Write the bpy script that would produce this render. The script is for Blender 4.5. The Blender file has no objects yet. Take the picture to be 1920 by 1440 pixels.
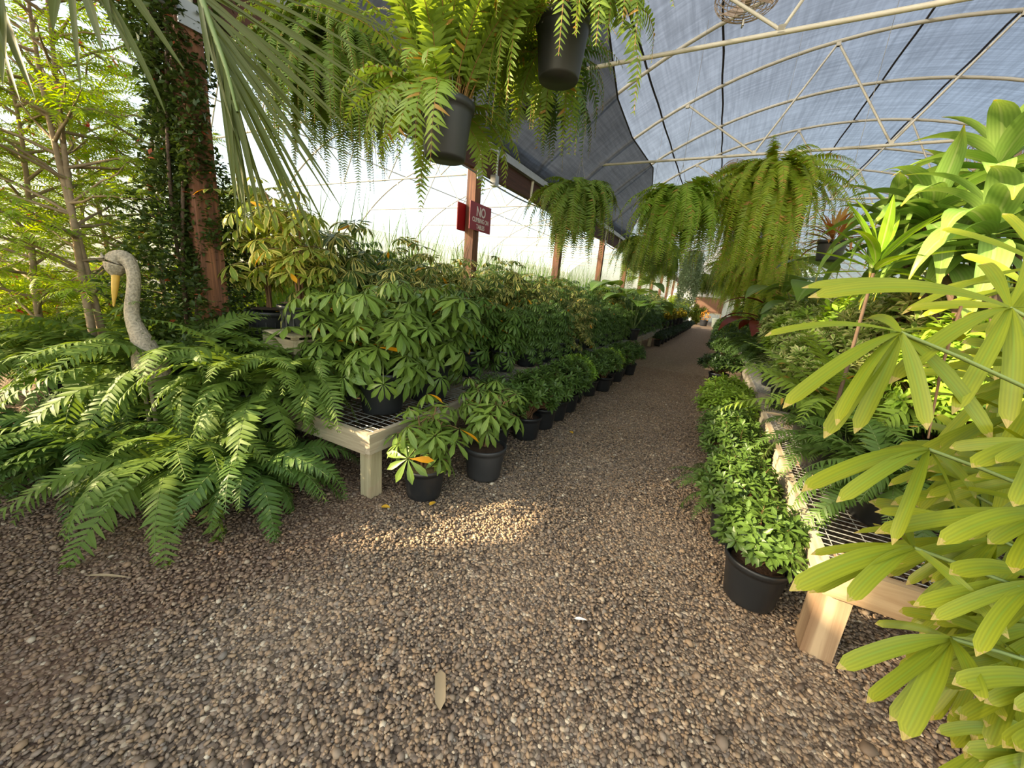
import bpy, math, random
import numpy as np
PI = math.pi
rs = np.random.RandomState(7)
C = bpy.context.scene.collection
sc = bpy.context.scene

# ------------------------------------------------------------------ camera
F = 711.0
M = np.array([[0.88, 0.19, -0.44], [0.47, -0.18, 0.86], [0.08, -0.97, -0.25]])
v1 = np.array([390., -147., F]); v2 = np.array([-1410., -302., F])
Yc = v1 / np.linalg.norm(v1); Xc = -v2 / np.linalg.norm(v2)
Xc = Xc - Yc * (Xc @ Yc); Xc /= np.linalg.norm(Xc)
Zc = np.cross(Yc, Xc); Zc = Zc if Zc[1] < 0 else -Zc
M = np.array([Xc, Yc, Zc]); H = 1.5

def pix(u, v, depth):                       # point of the place at a distance in front of the lens
    p = M @ (np.array([u - 960, v - 720, F]) / F * depth); p[2] += H; return p
def pixY(u, v, y):
    d = M @ np.array([u - 960, v - 720, F]); p = d * (y / d[1]); p[2] += H; return p
def proj(p):
    c = (np.atleast_2d(p) - [0, 0, H]) @ M
    return 960 + F * c[:, 0] / c[:, 2], 720 + F * c[:, 1] / c[:, 2], c[:, 2]

from mathutils import Matrix, Vector
cam = bpy.data.cameras.new('camera'); camo = bpy.data.objects.new('camera', cam); C.objects.link(camo)
r = M @ np.array([1, 0, 0]); u_ = -(M @ np.array([0, 1, 0])); b = -(M @ np.array([0, 0, 1]))
camo.matrix_world = Matrix(((r[0], u_[0], b[0], 0), (r[1], u_[1], b[1], 0), (r[2], u_[2], b[2], H), (0, 0, 0, 1)))
cam.sensor_width = 36; cam.lens = F / 1920 * 36; cam.clip_end = 500; cam.clip_start = .02
sc.camera = camo

# ------------------------------------------------------------------ materials
def newmat(name):
    m = bpy.data.materials.new(name); m.use_nodes = True
    nt = m.node_tree; nt.nodes.clear()
    out = nt.nodes.new('ShaderNodeOutputMaterial')
    return m, nt, out
def N(nt, t, **kw):
    n = nt.nodes.new(t)
    for k, v in kw.items():
        if k.startswith('i_'): n.inputs[k[2:].replace('_', ' ')].default_value = v
        else: setattr(n, k, v)
    return n
def mixc(nt, fac, a, b_):
    n = nt.nodes.new('ShaderNodeMix'); n.data_type = 'RGBA'
    for s, v in ((n.inputs[0], fac), (n.inputs[6], a), (n.inputs[7], b_)):
        if hasattr(v, 'is_linked') or hasattr(v, 'links'): nt.links.new(v, s)
        else: s.default_value = (*v, 1) if isinstance(v, (tuple, list)) else v
    return n.outputs[2]
def mth(nt, op, a, b_=0.0, c=None):
    n = nt.nodes.new('ShaderNodeMath'); n.operation = op
    for s, v in zip(n.inputs, (a, b_, c)):
        if v is None: continue
        if hasattr(v, 'links'): nt.links.new(v, s)
        else: s.default_value = v
    return n.outputs[0]
def ramp(nt, fac, stops):
    n = nt.nodes.new('ShaderNodeValToRGB'); e = n.color_ramp.elements
    while len(e) < len(stops): e.new(.5)
    for i, (p, c) in enumerate(stops): e[i].position = p; e[i].color = (*c, 1)
    nt.links.new(fac, n.inputs[0]); return n.outputs[0]

def leafmat(name, a, b_, rib=None, var=None, old=None, trans=.4, rough=.42, tip=None, oldf=.985, stripe=0, tv=1.35):
    m, nt, out = newmat(name); L = nt.links
    a = (a[0] * (1.75 if a[0] < .1 else 1.1), a[1] * 1.2, a[2] * .85); b_ = (b_[0] * (1.35 if b_[0] < .2 else 1.0), b_[1] * 1.02, b_[2] * .85)
    geo = N(nt, 'ShaderNodeNewGeometry'); oi = N(nt, 'ShaderNodeObjectInfo')
    uv = N(nt, 'ShaderNodeUVMap'); sep = N(nt, 'ShaderNodeSeparateXYZ'); L.new(uv.outputs[0], sep.inputs[0])
    rnd = geo.outputs['Random Per Island']
    tc0 = N(nt, 'ShaderNodeTexCoord'); lo = N(nt, 'ShaderNodeTexNoise', i_Scale=9.0, i_Detail=2.0); L.new(tc0.outputs['Object'], lo.inputs[0])
    f = mth(nt, 'ADD', mth(nt, 'MULTIPLY', rnd, .45), mth(nt, 'ADD', mth(nt, 'MULTIPLY', oi.outputs['Random'], .25), mth(nt, 'MULTIPLY', mth(nt, 'SUBTRACT', lo.outputs[0], .3), .9)))
    fc = N(nt, 'ShaderNodeClamp'); L.new(f, fc.inputs[0]); f = fc.outputs[0]
    col = mixc(nt, f, a, b_)
    au = mth(nt, 'ABSOLUTE', mth(nt, 'SUBTRACT', sep.outputs[0], .5))
    if var:
        ns = N(nt, 'ShaderNodeTexNoise', i_Scale=9.0, i_Detail=3.0); 
        tc = N(nt, 'ShaderNodeTexCoord'); L.new(tc.outputs['Object'], ns.inputs[0])
        ns.inputs['Scale'].default_value = 14
        vv = mth(nt, 'ADD', mth(nt, 'MULTIPLY', au, .9), mth(nt, 'MULTIPLY', ns.outputs[0], 1.0))
        vv = mth(nt, 'ADD', vv, mth(nt, 'MULTIPLY', mth(nt, 'FRACT', mth(nt, 'MULTIPLY', rnd, 7.31)), .35))
        vv = mth(nt, 'GREATER_THAN', vv, var[1])
        col = mixc(nt, vv, col, var[0])
    if rib:
        k = mth(nt, 'LESS_THAN', au, .055)
        col = mixc(nt, mth(nt, 'MULTIPLY', k, .6), col, rib)
    if tip:
        n2 = N(nt, 'ShaderNodeTexNoise', i_Scale=30.0); 
        tk = mth(nt, 'GREATER_THAN', mth(nt, 'ADD', sep.outputs[1], mth(nt, 'MULTIPLY', n2.outputs[0], .09)), 1.0)
        col = mixc(nt, tk, col, tip)
        yk = mth(nt, 'MULTIPLY', mth(nt, 'POWER', sep.outputs[1], 6.0), .5)
        col = mixc(nt, yk, col, (.42, .40, .03))
    if stripe:
        sn = mth(nt, 'MULTIPLY', mth(nt, 'ADD', mth(nt, 'SINE', mth(nt, 'MULTIPLY', sep.outputs[0], stripe)), 1.0), .14)
        col = mixc(nt, sn, col, tuple(x * .55 for x in a))
    if old:
        ok = mth(nt, 'GREATER_THAN', mth(nt, 'FRACT', mth(nt, 'MULTIPLY', rnd, 13.7)), oldf)
        col = mixc(nt, ok, col, old)
    p = N(nt, 'ShaderNodeBsdfPrincipled', i_Roughness=rough); L.new(col, p.inputs['Base Color'])
    p.inputs['Specular IOR Level'].default_value = .3
    tr = N(nt, 'ShaderNodeBsdfTranslucent')
    hs = N(nt, 'ShaderNodeHueSaturation'); hs.inputs['Hue'].default_value = .485; hs.inputs['Saturation'].default_value = 1.1; hs.inputs['Value'].default_value = tv
    L.new(col, hs.inputs['Color']); L.new(hs.outputs[0], tr.inputs[0])
    mx = N(nt, 'ShaderNodeMixShader'); mx.inputs[0].default_value = trans
    L.new(p.outputs[0], mx.inputs[1]); L.new(tr.outputs[0], mx.inputs[2]); L.new(mx.outputs[0], out.inputs[0])
    return m

def plain(name, col, rough=.6, metal=0, noise=None, nscale=20, bump=0):
    m, nt, out = newmat(name); L = nt.links
    p = N(nt, 'ShaderNodeBsdfPrincipled', i_Roughness=rough, i_Metallic=metal)
    tc = N(nt, 'ShaderNodeTexCoord'); ns = N(nt, 'ShaderNodeTexNoise', i_Scale=nscale, i_Detail=5.0)
    L.new(tc.outputs['Object'], ns.inputs[0])
    c2 = noise or tuple(x * .75 for x in col)
    L.new(mixc(nt, ns.outputs[0], c2, col), p.inputs['Base Color'])
    if bump:
        bp = N(nt, 'ShaderNodeBump', i_Strength=bump, i_Distance=.01); L.new(ns.outputs[0], bp.inputs['Height']); L.new(bp.outputs[0], p.inputs['Normal'])
    L.new(p.outputs[0], out.inputs[0]); return m

def wood(name, a, b_, axis=1, rough=.75, grain=1.0, c=None):
    m, nt, out = newmat(name); L = nt.links
    tc = N(nt, 'ShaderNodeTexCoord'); mp = N(nt, 'ShaderNodeMapping')
    s = [26., 26., 26.]; s[axis] = 1.3; mp.inputs['Scale'].default_value = s
    L.new(tc.outputs['Object'], mp.inputs[0])
    ns = N(nt, 'ShaderNodeTexNoise', i_Scale=1.0 * grain, i_Detail=6.0, i_Distortion=.6); L.new(mp.outputs[0], ns.inputs[0])
    ns.inputs['Roughness'].default_value = .65
    wv = N(nt, 'ShaderNodeTexNoise', i_Scale=3.0); L.new(tc.outputs['Object'], wv.inputs[0])
    col = ramp(nt, ns.outputs[0], [(.32, b_), (.5, tuple((x + y) / 2 for x, y in zip(a, b_))), (.62, a)])
    if c: col = mixc(nt, mth(nt, 'MULTIPLY', mth(nt, 'GREATER_THAN', wv.outputs[0], .55), .35), col, c)
    p = N(nt, 'ShaderNodeBsdfPrincipled', i_Roughness=rough); L.new(col, p.inputs['Base Color'])
    bp = N(nt, 'ShaderNodeBump', i_Strength=.5, i_Distance=.004); L.new(ns.outputs[0], bp.inputs['Height']); L.new(bp.outputs[0], p.inputs['Normal'])
    L.new(p.outputs[0], out.inputs[0]); return m

G = {}
G['umb'] = leafmat('umbrella_leaf', (.04, .12, .03), (.11, .23, .045), rib=(.14, .26, .07), old=(.75, .33, .01), oldf=.993, rough=.36, trans=.3)
G['umbl'] = leafmat('umbrella_leaf_light', (.06, .15, .04), (.13, .25, .05), rib=(.2, .32, .08), old=(.8, .35, .01), oldf=.99, rough=.36, trans=.3)
G['umbd'] = leafmat('fine_umbrella_leaf', (.04, .12, .035), (.10, .21, .055), rib=(.1, .2, .06), old=(.7, .3, .01), oldf=.995, rough=.36, trans=.3)
G['umbv'] = leafmat('variegated_umbrella_leaf', (.03, .085, .02), (.07, .15, .03), var=((.62, .55, .17), .98), rib=(.25, .3, .08), old=(.75, .36, .02), oldf=.985, trans=.3)
G['umby'] = leafmat('yellow_umbrella_leaf', (.10, .17, .03), (.3, .34, .05), var=((.60, .54, .14), .98), rib=(.3, .36, .08), old=(.75, .36, .02), oldf=.99, trans=.4)
G['pit'] = leafmat('shrub_leaf', (.03, .085, .022), (.075, .165, .035), rib=(.12, .22, .06), rough=.33, trans=.25)
G['pity'] = leafmat('yellow_shrub_leaf', (.15, .28, .035), (.32, .42, .06), rib=(.28, .38, .1), rough=.4, trans=.35, tv=1.15)
G['pitv'] = leafmat('cream_edged_shrub_leaf', (.14, .25, .045), (.26, .35, .08), var=((.58, .58, .25), .95), rough=.4, trans=.3, tv=1.1)
G['dark'] = leafmat('dark_shrub_leaf', (.015, .045, .015), (.045, .10, .025), rough=.3, trans=.2)
G['vine'] = leafmat('vine_leaf', (.016, .045, .013), (.05, .095, .022), old=(.4, .1, .04), oldf=.992, rough=.35, trans=.25)
G['macho'] = leafmat('broad_fern_leaf', (.045, .125, .028), (.12, .23, .045), rib=(.16, .24, .06), rough=.55, trans=.35)
G['machol'] = leafmat('hanging_fern_leaf', (.09, .2, .035), (.25, .36, .06), rib=(.24, .3, .08), old=(.4, .24, .05), oldf=.97, rough=.45, trans=.42, tv=1.2)
G['machod'] = leafmat('deep_green_fern_leaf', (.035, .10, .03), (.08, .18, .04), rib=(.1, .2, .05), rough=.4, trans=.3)
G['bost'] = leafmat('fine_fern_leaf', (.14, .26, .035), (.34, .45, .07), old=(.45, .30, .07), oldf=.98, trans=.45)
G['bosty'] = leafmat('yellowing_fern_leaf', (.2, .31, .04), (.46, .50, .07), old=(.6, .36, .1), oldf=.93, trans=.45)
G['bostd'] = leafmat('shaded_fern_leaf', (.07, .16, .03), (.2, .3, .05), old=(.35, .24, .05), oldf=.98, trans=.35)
G['tree'] = leafmat('feathery_tree_leaf', (.16, .27, .03), (.36, .44, .05), old=(.5, .2, .1), oldf=.985, trans=.5)
G['treed'] = leafmat('feathery_tree_leaf_green', (.08, .19, .04), (.2, .3, .04), old=(.5, .15, .08), oldf=.98, trans=.45)
G['bush'] = leafmat('bush_leaf', (.2, .32, .04), (.42, .48, .08), old=(.6, .12, .06), oldf=.975, trans=.5)
G['bushg'] = leafmat('green_bush_leaf', (.06, .15, .03), (.17, .28, .05), old=(.5, .1, .06), oldf=.985, trans=.4)
G['grass'] = leafmat('tall_grass_leaf', (.10, .2, .04), (.24, .34, .08), trans=.4)
G['palm'] = leafmat('palm_leaf', (.09, .18, .02), (.25, .29, .02), rib=(.16, .26, .03), rough=.4, trans=.3, tip=(.45, .30, .16), stripe=36)
G['frond'] = leafmat('long_palm_leaflet', (.035, .065, .012), (.06, .095, .014), rib=(.10, .13, .03), rough=.5, trans=.3)
G['drac'] = leafmat('corn_plant_leaf', (.13, .25, .06), (.26, .36, .12), rib=(.32, .40, .16), rough=.38, trans=.3, tip=(.6, .35, .05), stripe=48, tv=1.0)
G['lily'] = leafmat('strap_leaf', (.14, .27, .025), (.28, .38, .04), rib=(.5, .5, .2), rough=.3, trans=.3, stripe=40, tv=1.1)
G['broad'] = leafmat('broad_dark_leaf', (.03, .10, .03), (.06, .15, .035), rib=(.1, .2, .06), rough=.35, trans=.3)
G['ear'] = leafmat('elephant_ear_leaf', (.10, .22, .05), (.18, .3, .07), rib=(.3, .4, .15), rough=.35, trans=.35)
G['brom'] = leafmat('red_tipped_leaf', (.16, .2, .06), (.45, .09, .05), rough=.35, trans=.3)
G['redl'] = leafmat('maroon_leaf', (.12, .02, .015), (.22, .05, .03), rough=.35, trans=.3)
G['spid'] = leafmat('striped_spider_leaf', (.5, .52, .3), (.3, .4, .16), rib=(.12, .25, .06), rough=.4, trans=.35)
G['pearl'] = leafmat('silver_trailing_leaf', (.36, .44, .33), (.5, .56, .44), rough=.6, trans=.2)
G['croton'] = leafmat('yellow_croton_leaf', (.5, .3, .02), (.1, .2, .03), rough=.4)
G['stemg'] = plain('green_stem', (.16, .22, .06), .6)
G['stemb'] = plain('brown_stem', (.22, .12, .06), .8, nscale=40)
G['stemr'] = plain('rusty_fern_stalk', (.38, .16, .05), .8, noise=(.16, .12, .03), nscale=30)
G['bark'] = plain('pale_bark', (.40, .30, .19), .9, noise=(.16, .10, .06), nscale=25, bump=.6)
G['barkd'] = plain('dark_bark', (.12, .075, .045), .9, noise=(.05, .03, .02), nscale=25, bump=.6)
G['pot'] = plain('black_nursery_plastic', (.022, .024, .027), .38, noise=(.012, .013, .015), nscale=9)
G['potd'] = plain('dusty_black_plastic', (.05, .05, .052), .5, noise=(.022, .023, .026), nscale=7)
G['soil'] = plain('potting_soil', (.09, .045, .022), .95, noise=(.02, .012, .008), nscale=60, bump=.8)
G['mulch'] = plain('bright_bark_mulch', (.40, .27, .12), .95, noise=(.1, .06, .03), nscale=50, bump=.8)
G['woodx'] = wood('weathered_pine', (.52, .44, .30), (.30, .235, .15), 0, c=(.36, .36, .25))
G['woody'] = wood('weathered_pine_long', (.50, .42, .30), (.28, .22, .15), 1, c=(.34, .34, .26))
G['woodz'] = wood('weathered_pine_upright', (.54, .46, .30), (.33, .25, .15), 2, c=(.38, .38, .22))
G['pinex'] = wood('fresh_pine', (.50, .37, .22), (.30, .18, .09), 0, grain=.45)
G['pinez'] = wood('fresh_pine_upright', (.44, .33, .21), (.17, .09, .045), 2, grain=.35)
G['red'] = wood('red_brown_timber', (.27, .11, .05), (.07, .028, .016), 2)
G['redy'] = wood('dark_red_brown_timber', (.10, .038, .024), (.05, .02, .014), 1)
G['pipe'] = plain('cream_steel_pipe', (.74, .69, .57), .4, noise=(.58, .53, .43), nscale=6)
G['galv'] = plain('galvanised_steel', (.55, .55, .53), .4, metal=.6, nscale=8)
G['wire'] = plain('grey_wire', (.30, .29, .27), .5, metal=.5)
G['strapm'] = plain('dark_seam_strap', (.05, .04, .045), .8)
G['rust'] = plain('rusty_wire', (.42, .31, .2), .6, metal=.4)
G['fanb'] = plain('dusty_fan_blade', (.55, .42, .32), .6)
G['label'] = plain('white_label', (.85, .85, .82), .5, noise=(.8, .8, .78))
G['signr'] = plain('red_sign_paint', (.33, .012, .018), .35, noise=(.27, .01, .015), nscale=3)
G['signw'] = plain('pale_sign_lettering', (.85, .72, .66), .5, noise=(.8, .66, .6))
G['stone'] = plain('mossy_figure_stone', (.62, .52, .38), .95, noise=(.03, .025, .015), nscale=75, bump=1.0)
G['beak'] = plain('yellow_beak', (.6, .36, .05), .6)
G['white'] = plain('white_corrugated_sheet', (.85, .83, .76), .5, noise=(.75, .73, .66), nscale=2)
G['boxw'] = plain('weathered_red_board', (.42, .22, .13), .8, noise=(.3, .15, .08), nscale=3)
G['buck'] = plain('pale_green_bucket', (.45, .5, .42), .5)
G['orange'] = plain('orange_bloom', (.8, .33, .02), .6)
G['bloom'] = plain('red_bloom', (.7, .08, .05), .6)
G['petal'] = plain('fallen_yellow_leaf', (.75, .42, .03), .6)
G['straw'] = plain('dry_straw', (.36, .27, .16), .8)

# gravel ground
def gravel():
    m, nt, out = newmat('pea_gravel'); L = nt.links
    tc = N(nt, 'ShaderNodeTexCoord')
    wp = N(nt, 'ShaderNodeTexNoise', i_Scale=40.0, i_Detail=2.0); L.new(tc.outputs['Object'], wp.inputs[0])
    add = N(nt, 'ShaderNodeVectorMath', operation='MULTIPLY_ADD'); L.new(wp.outputs['Color'], add.inputs[0])
    add.inputs[1].default_value = (.012, .012, .012); L.new(tc.outputs['Object'], add.inputs[2])
    vo = N(nt, 'ShaderNodeTexVoronoi', i_Scale=52.0); L.new(add.outputs[0], vo.inputs['Vector'])
    sp = N(nt, 'ShaderNodeSeparateColor'); L.new(vo.outputs['Color'], sp.inputs[0])
    col = ramp(nt, sp.outputs[0], [(0, (.10, .075, .055)), (.25, (.20, .145, .10)), (.45, (.24, .19, .15)), (.65, (.36, .26, .17)), (.85, (.42, .31, .21)), (1, (.62, .52, .38))])
    edge = mth(nt, 'GREATER_THAN', vo.outputs['Distance'], .62)
    col = mixc(nt, mth(nt, 'MULTIPLY', edge, .8), col, (.035, .02, .012))
    # reddish brown litter beside the benches and a few damp dark spots
    sx = N(nt, 'ShaderNodeSeparateXYZ'); L.new(tc.outputs['Object'], sx.inputs[0])
    n3 = N(nt, 'ShaderNodeTexNoise', i_Scale=1.6, i_Detail=4.0); L.new(tc.outputs['Object'], n3.inputs[0])
    lt = mth(nt, 'SUBTRACT', mth(nt, 'SUBTRACT', mth(nt, 'MULTIPLY', n3.outputs[0], .9), sx.outputs[0]), 2.05)
    lt2 = mth(nt, 'SUBTRACT', mth(nt, 'ADD', mth(nt, 'MULTIPLY', n3.outputs[0], .9), sx.outputs[0]), 1.35)
    lm = mth(nt, 'MAXIMUM', lt, lt2)
    far_sun = N(nt, 'ShaderNodeMapRange'); L.new(sx.outputs[1], far_sun.inputs[0]); far_sun.inputs[1].default_value = 3.5; far_sun.inputs[2].default_value = 12; far_sun.inputs[4].default_value = .55
    col = mixc(nt, far_sun.outputs[0], col, (.46, .27, .14))  # warm sunlight on the far path, mixed into the gravel colour
    cl = N(nt, 'ShaderNodeClamp'); L.new(mth(nt, 'MULTIPLY', lm, 4.0), cl.inputs[0])
    col = mixc(nt, mth(nt, 'MULTIPLY', cl.outputs[0], .6), col, (.10, .045, .022))
    p = N(nt, 'ShaderNodeBsdfPrincipled', i_Roughness=.85); L.new(col, p.inputs['Base Color'])
    bp = N(nt, 'ShaderNodeBump', i_Strength=.9, i_Distance=.012); bp.invert = True
    L.new(vo.outputs['Distance'], bp.inputs['Height']); L.new(bp.outputs[0], p.inputs['Normal'])
    L.new(p.outputs[0], out.inputs[0]); return m
def pebblemat():
    m, nt, out = newmat('pebble'); L = nt.links
    geo = N(nt, 'ShaderNodeNewGeometry')
    tc = N(nt, 'ShaderNodeTexCoord')
    col = ramp(nt, geo.outputs['Random Per Island'], [(0, (.09, .062, .045)), (.14, (.17, .12, .08)), (.32, (.22, .165, .12)), (.5, (.30, .20, .12)), (.68, (.37, .25, .145)), (.8, (.21, .18, .15)), (.9, (.42, .30, .20)), (.985, (.52, .41, .28)), (1, (.7, .62, .48))])
    sx = N(nt, 'ShaderNodeSeparateXYZ'); L.new(tc.outputs['Object'], sx.inputs[0])
    n3 = N(nt, 'ShaderNodeTexNoise', i_Scale=1.6, i_Detail=4.0); L.new(tc.outputs['Object'], n3.inputs[0])
    lt = mth(nt, 'SUBTRACT', mth(nt, 'SUBTRACT', mth(nt, 'MULTIPLY', n3.outputs[0], .9), sx.outputs[0]), 2.0)
    lt2 = mth(nt, 'SUBTRACT', mth(nt, 'ADD', mth(nt, 'MULTIPLY', n3.outputs[0], .9), sx.outputs[0]), 1.35)
    cl = N(nt, 'ShaderNodeClamp'); L.new(mth(nt, 'MULTIPLY', mth(nt, 'MAXIMUM', lt, lt2), 3.0), cl.inputs[0])
    col = mixc(nt, mth(nt, 'MULTIPLY', cl.outputs[0], .4), col, (.14, .065, .035))
    far_sun = N(nt, 'ShaderNodeMapRange'); L.new(sx.outputs[1], far_sun.inputs[0]); far_sun.inputs[1].default_value = 3.5; far_sun.inputs[2].default_value = 12; far_sun.inputs[4].default_value = .55
    col = mixc(nt, far_sun.outputs[0], col, (.46, .27, .14))  # same far-aisle sunlight tinted into the pebble colour
    ns = N(nt, 'ShaderNodeTexNoise', i_Scale=120.0); L.new(tc.outputs['Object'], ns.inputs[0])
    col = mixc(nt, mth(nt, 'MULTIPLY', ns.outputs[0], .35), col, (.1, .07, .05))
    p = N(nt, 'ShaderNodeBsdfPrincipled', i_Roughness=.7); L.new(col, p.inputs['Base Color'])
    L.new(p.outputs[0], out.inputs[0]); return m
def fabric(name, tint, transp, trcol, dif, sheen=0.0, sc_=1.0):
    m, nt, out = newmat(name); L = nt.links
    tc = N(nt, 'ShaderNodeTexCoord')
    ma = N(nt, 'ShaderNodeMapping'); ma.inputs['Scale'].default_value = (22 * sc_, 1.2 * sc_, 22 * sc_); L.new(tc.outputs['Object'], ma.inputs[0])
    mb = N(nt, 'ShaderNodeMapping'); mb.inputs['Scale'].default_value = (1.1 * sc_, 26 * sc_, 1.1 * sc_); mb.inputs['Rotation'].default_value = (0, 0, .08); L.new(tc.outputs['Object'], mb.inputs[0])
    n1 = N(nt, 'ShaderNodeTexNoise', i_Scale=1.0, i_Detail=5.0, i_Distortion=.3); L.new(ma.outputs[0], n1.inputs[0])
    n2 = N(nt, 'ShaderNodeTexNoise', i_Scale=1.0, i_Detail=5.0, i_Distortion=.3); L.new(mb.outputs[0], n2.inputs[0])
    n3 = N(nt, 'ShaderNodeTexNoise', i_Scale=.6, i_Detail=3.0); L.new(tc.outputs['Object'], n3.inputs[0])
    s = mth(nt, 'MULTIPLY', n1.outputs[0], n2.outputs[0])
    s = mth(nt, 'ADD', mth(nt, 'MULTIPLY', mth(nt, 'SUBTRACT', s, .25), 3.6), mth(nt, 'MULTIPLY', n3.outputs[0], 1.0))
    cc = N(nt, 'ShaderNodeClamp'); L.new(s, cc.inputs[0]); s = cc.outputs[0]
    tcol = mixc(nt, s, tuple(x * .72 for x in tint), tuple(x * 1.15 for x in tint))
    t = N(nt, 'ShaderNodeBsdfTransparent'); L.new(tcol, t.inputs[0])
    tl = N(nt, 'ShaderNodeBsdfTranslucent'); L.new(mixc(nt, s, tuple(x * .55 for x in trcol), trcol), tl.inputs[0])
    df = N(nt, 'ShaderNodeBsdfDiffuse'); df.inputs[0].default_value = (*dif, 1)
    m1 = N(nt, 'ShaderNodeMixShader'); m1.inputs[0].default_value = .35; L.new(tl.outputs[0], m1.inputs[1]); L.new(df.outputs[0], m1.inputs[2])
    m2 = N(nt, 'ShaderNodeMixShader'); m2.inputs[0].default_value = 1 - transp; L.new(t.outputs[0], m2.inputs[1]); L.new(m1.outputs[0], m2.inputs[2])
    L.new(m2.outputs[0], out.inputs[0]); return m
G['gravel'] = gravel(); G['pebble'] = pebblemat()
G['roof'] = fabric('shaded_poly_film', (.185, .215, .285), .5, (.09, .10, .12), (.20, .21, .235))
G['bayroof'] = fabric('white_poly_film', (.56, .63, .76), .58, (.17, .19, .215), (.3, .32, .35))
G['shade'] = fabric('dark_shade_cloth', (.30, .31, .33), .25, (.16, .165, .17), (.16, .16, .165), sc_=1.4)
G['wallf'] = fabric('white_wall_film', (.5, .55, .6), .4, (.17, .19, .215), (.3, .32, .34))

# ------------------------------------------------------------------ mesh buffers
class Buf:
    def __init__(s): s.v = []; s.q = []; s.uv = []; s.n = 0
    def add(s, v, q, uv=None):
        v = np.asarray(v, dtype=np.float64).reshape(-1, 3); q = np.asarray(q, dtype=np.int64).reshape(-1, 4)
        if uv is None: uv = np.full((len(v), 2), .5); uv[:, 0] = .5
        s.v.append(v); s.q.append(q + s.n); s.uv.append(uv); s.n += len(v)
    def mesh(s, name, mat, smooth=True, zmin=None):
        me = bpy.data.meshes.new(name)
        V = np.concatenate(s.v); Q = np.concatenate(s.q); U = np.concatenate(s.uv)
        if zmin is not None: V[:, 2] = np.where(V[:, 2] < zmin, zmin + np.abs(np.sin(V[:, 0] * 57 + V[:, 1] * 31)) * .03, V[:, 2])
        me.vertices.add(len(V)); me.vertices.foreach_set('co', V.ravel().astype(np.float32))
        me.loops.add(Q.size); me.loops.foreach_set('vertex_index', Q.ravel().astype(np.int32))
        me.polygons.add(len(Q)); me.polygons.foreach_set('loop_start', (np.arange(len(Q)) * 4).astype(np.int32))
        try: me.polygons.foreach_set('loop_total', np.full(len(Q), 4, dtype=np.int32))
        except Exception: pass
        ul = me.uv_layers.new(name='UVMap'); ul.data.foreach_set('uv', U[Q.ravel()].ravel().astype(np.float32))
        me.polygons.foreach_set('use_smooth', np.full(len(Q), smooth))
        me.materials.append(mat); me.update(); me.validate(); return me

def norm(a): return a / np.maximum(np.linalg.norm(a, axis=-1, keepdims=True), 1e-9)

def prof(kind, y):
    if kind == 'lance': return np.sin(PI * np.clip(y, 0, 1) ** .75) ** .8
    if kind == 'obov': return np.sin(PI * np.clip(y, 0, 1) ** 1.7) ** .75
    if kind == 'ovate': return np.sin(PI * np.clip(y, 0, 1) ** .8)
    if kind == 'strap': return np.clip(y * 7, 0, 1) ** .6 * np.clip((1 - y) * 5, 0, 1) ** .55
    if kind == 'pinna': return np.clip(1.15 - y, 0, 1) ** .5 * np.clip((1 - y) * 4, 0, 1) ** .6
    if kind == 'fan': return (.25 + .75 * np.clip(y * 2.2, 0, 1) ** .8) * np.clip((1 - y) * 9, 0, 1) ** .4
    if kind == 'corn': return (.45 + .55 * np.sin(PI * np.clip(y * 1.15, 0, 1) ** .8)) * np.clip((1 - y) * 3, 0, 1) ** .7
    if kind == 'grass': return np.clip(1 - y, 0, 1) ** .6
def leaf_t(kind, n, w, droop=.2, fold=.25, wave=0):
    y = np.linspace(0, 1, n + 1); ww = np.maximum(w * prof(kind, y), w * .04)
    z = -droop * y ** 2; fo = ww * fold
    wv = wave * np.sin(y * 9)
    v = np.zeros((n + 1, 3, 3))
    v[:, 0] = np.stack([-ww, y * (1 - droop * .2), z + fo + wv], 1); v[:, 1] = np.stack([0 * ww, y * (1 - droop * .2), z], 1); v[:, 2] = np.stack([ww, y * (1 - droop * .2), z + fo - wv], 1)
    uv = np.zeros((n + 1, 3, 2)); uv[:, 0, 0] = 0; uv[:, 1, 0] = .5; uv[:, 2, 0] = 1; uv[:, :, 1] = y[:, None]
    q = []
    for i in range(n):
        for j in range(2):
            a = i * 3 + j; q.append((a, a + 1, a + 4, a + 3))
    return v.reshape(-1, 3), np.array(q), uv.reshape(-1, 2)
def inst(buf, T, P, D, U, Ls):
    v, q, uv = T; P = np.atleast_2d(P); k = len(P); D = norm(np.atleast_2d(D) + 1e-6); U = np.broadcast_to(U, (k, 3))
    S = norm(np.cross(D, U)); Nn = np.cross(S, D); Ls = np.broadcast_to(Ls, (k,))
    V = P[:, None] + Ls[:, None, None] * (v[None, :, 0:1] * S[:, None] + v[None, :, 1:2] * D[:, None] + v[None, :, 2:3] * Nn[:, None])
    Q = q[None] + (np.arange(k) * len(v))[:, None, None]
    buf.add(V.reshape(-1, 3), Q.reshape(-1, 4), np.tile(uv, (k, 1)))
def tube(buf, pts, rad, sides=5, cap=True):
    pts = np.asarray(pts, float); n = len(pts); rad = np.broadcast_to(rad, (n,))
    T = norm(np.gradient(pts, axis=0)); ref = np.array([.13, .27, .95]) if abs(T[0] @ [0, 0, 1]) < .9 else np.array([1., .1, 0])
    A = norm(np.cross(T, ref)); B = np.cross(T, A)
    a = np.arange(sides) * 2 * PI / sides
    V = pts[:, None] + rad[:, None, None] * (np.cos(a)[None, :, None] * A[:, None] + np.sin(a)[None, :, None] * B[:, None])
    q = [(i * sides + j, i * sides + (j + 1) % sides, (i + 1) * sides + (j + 1) % sides, (i + 1) * sides + j) for i in range(n - 1) for j in range(sides)]
    buf.add(V.reshape(-1, 3), q)
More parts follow.
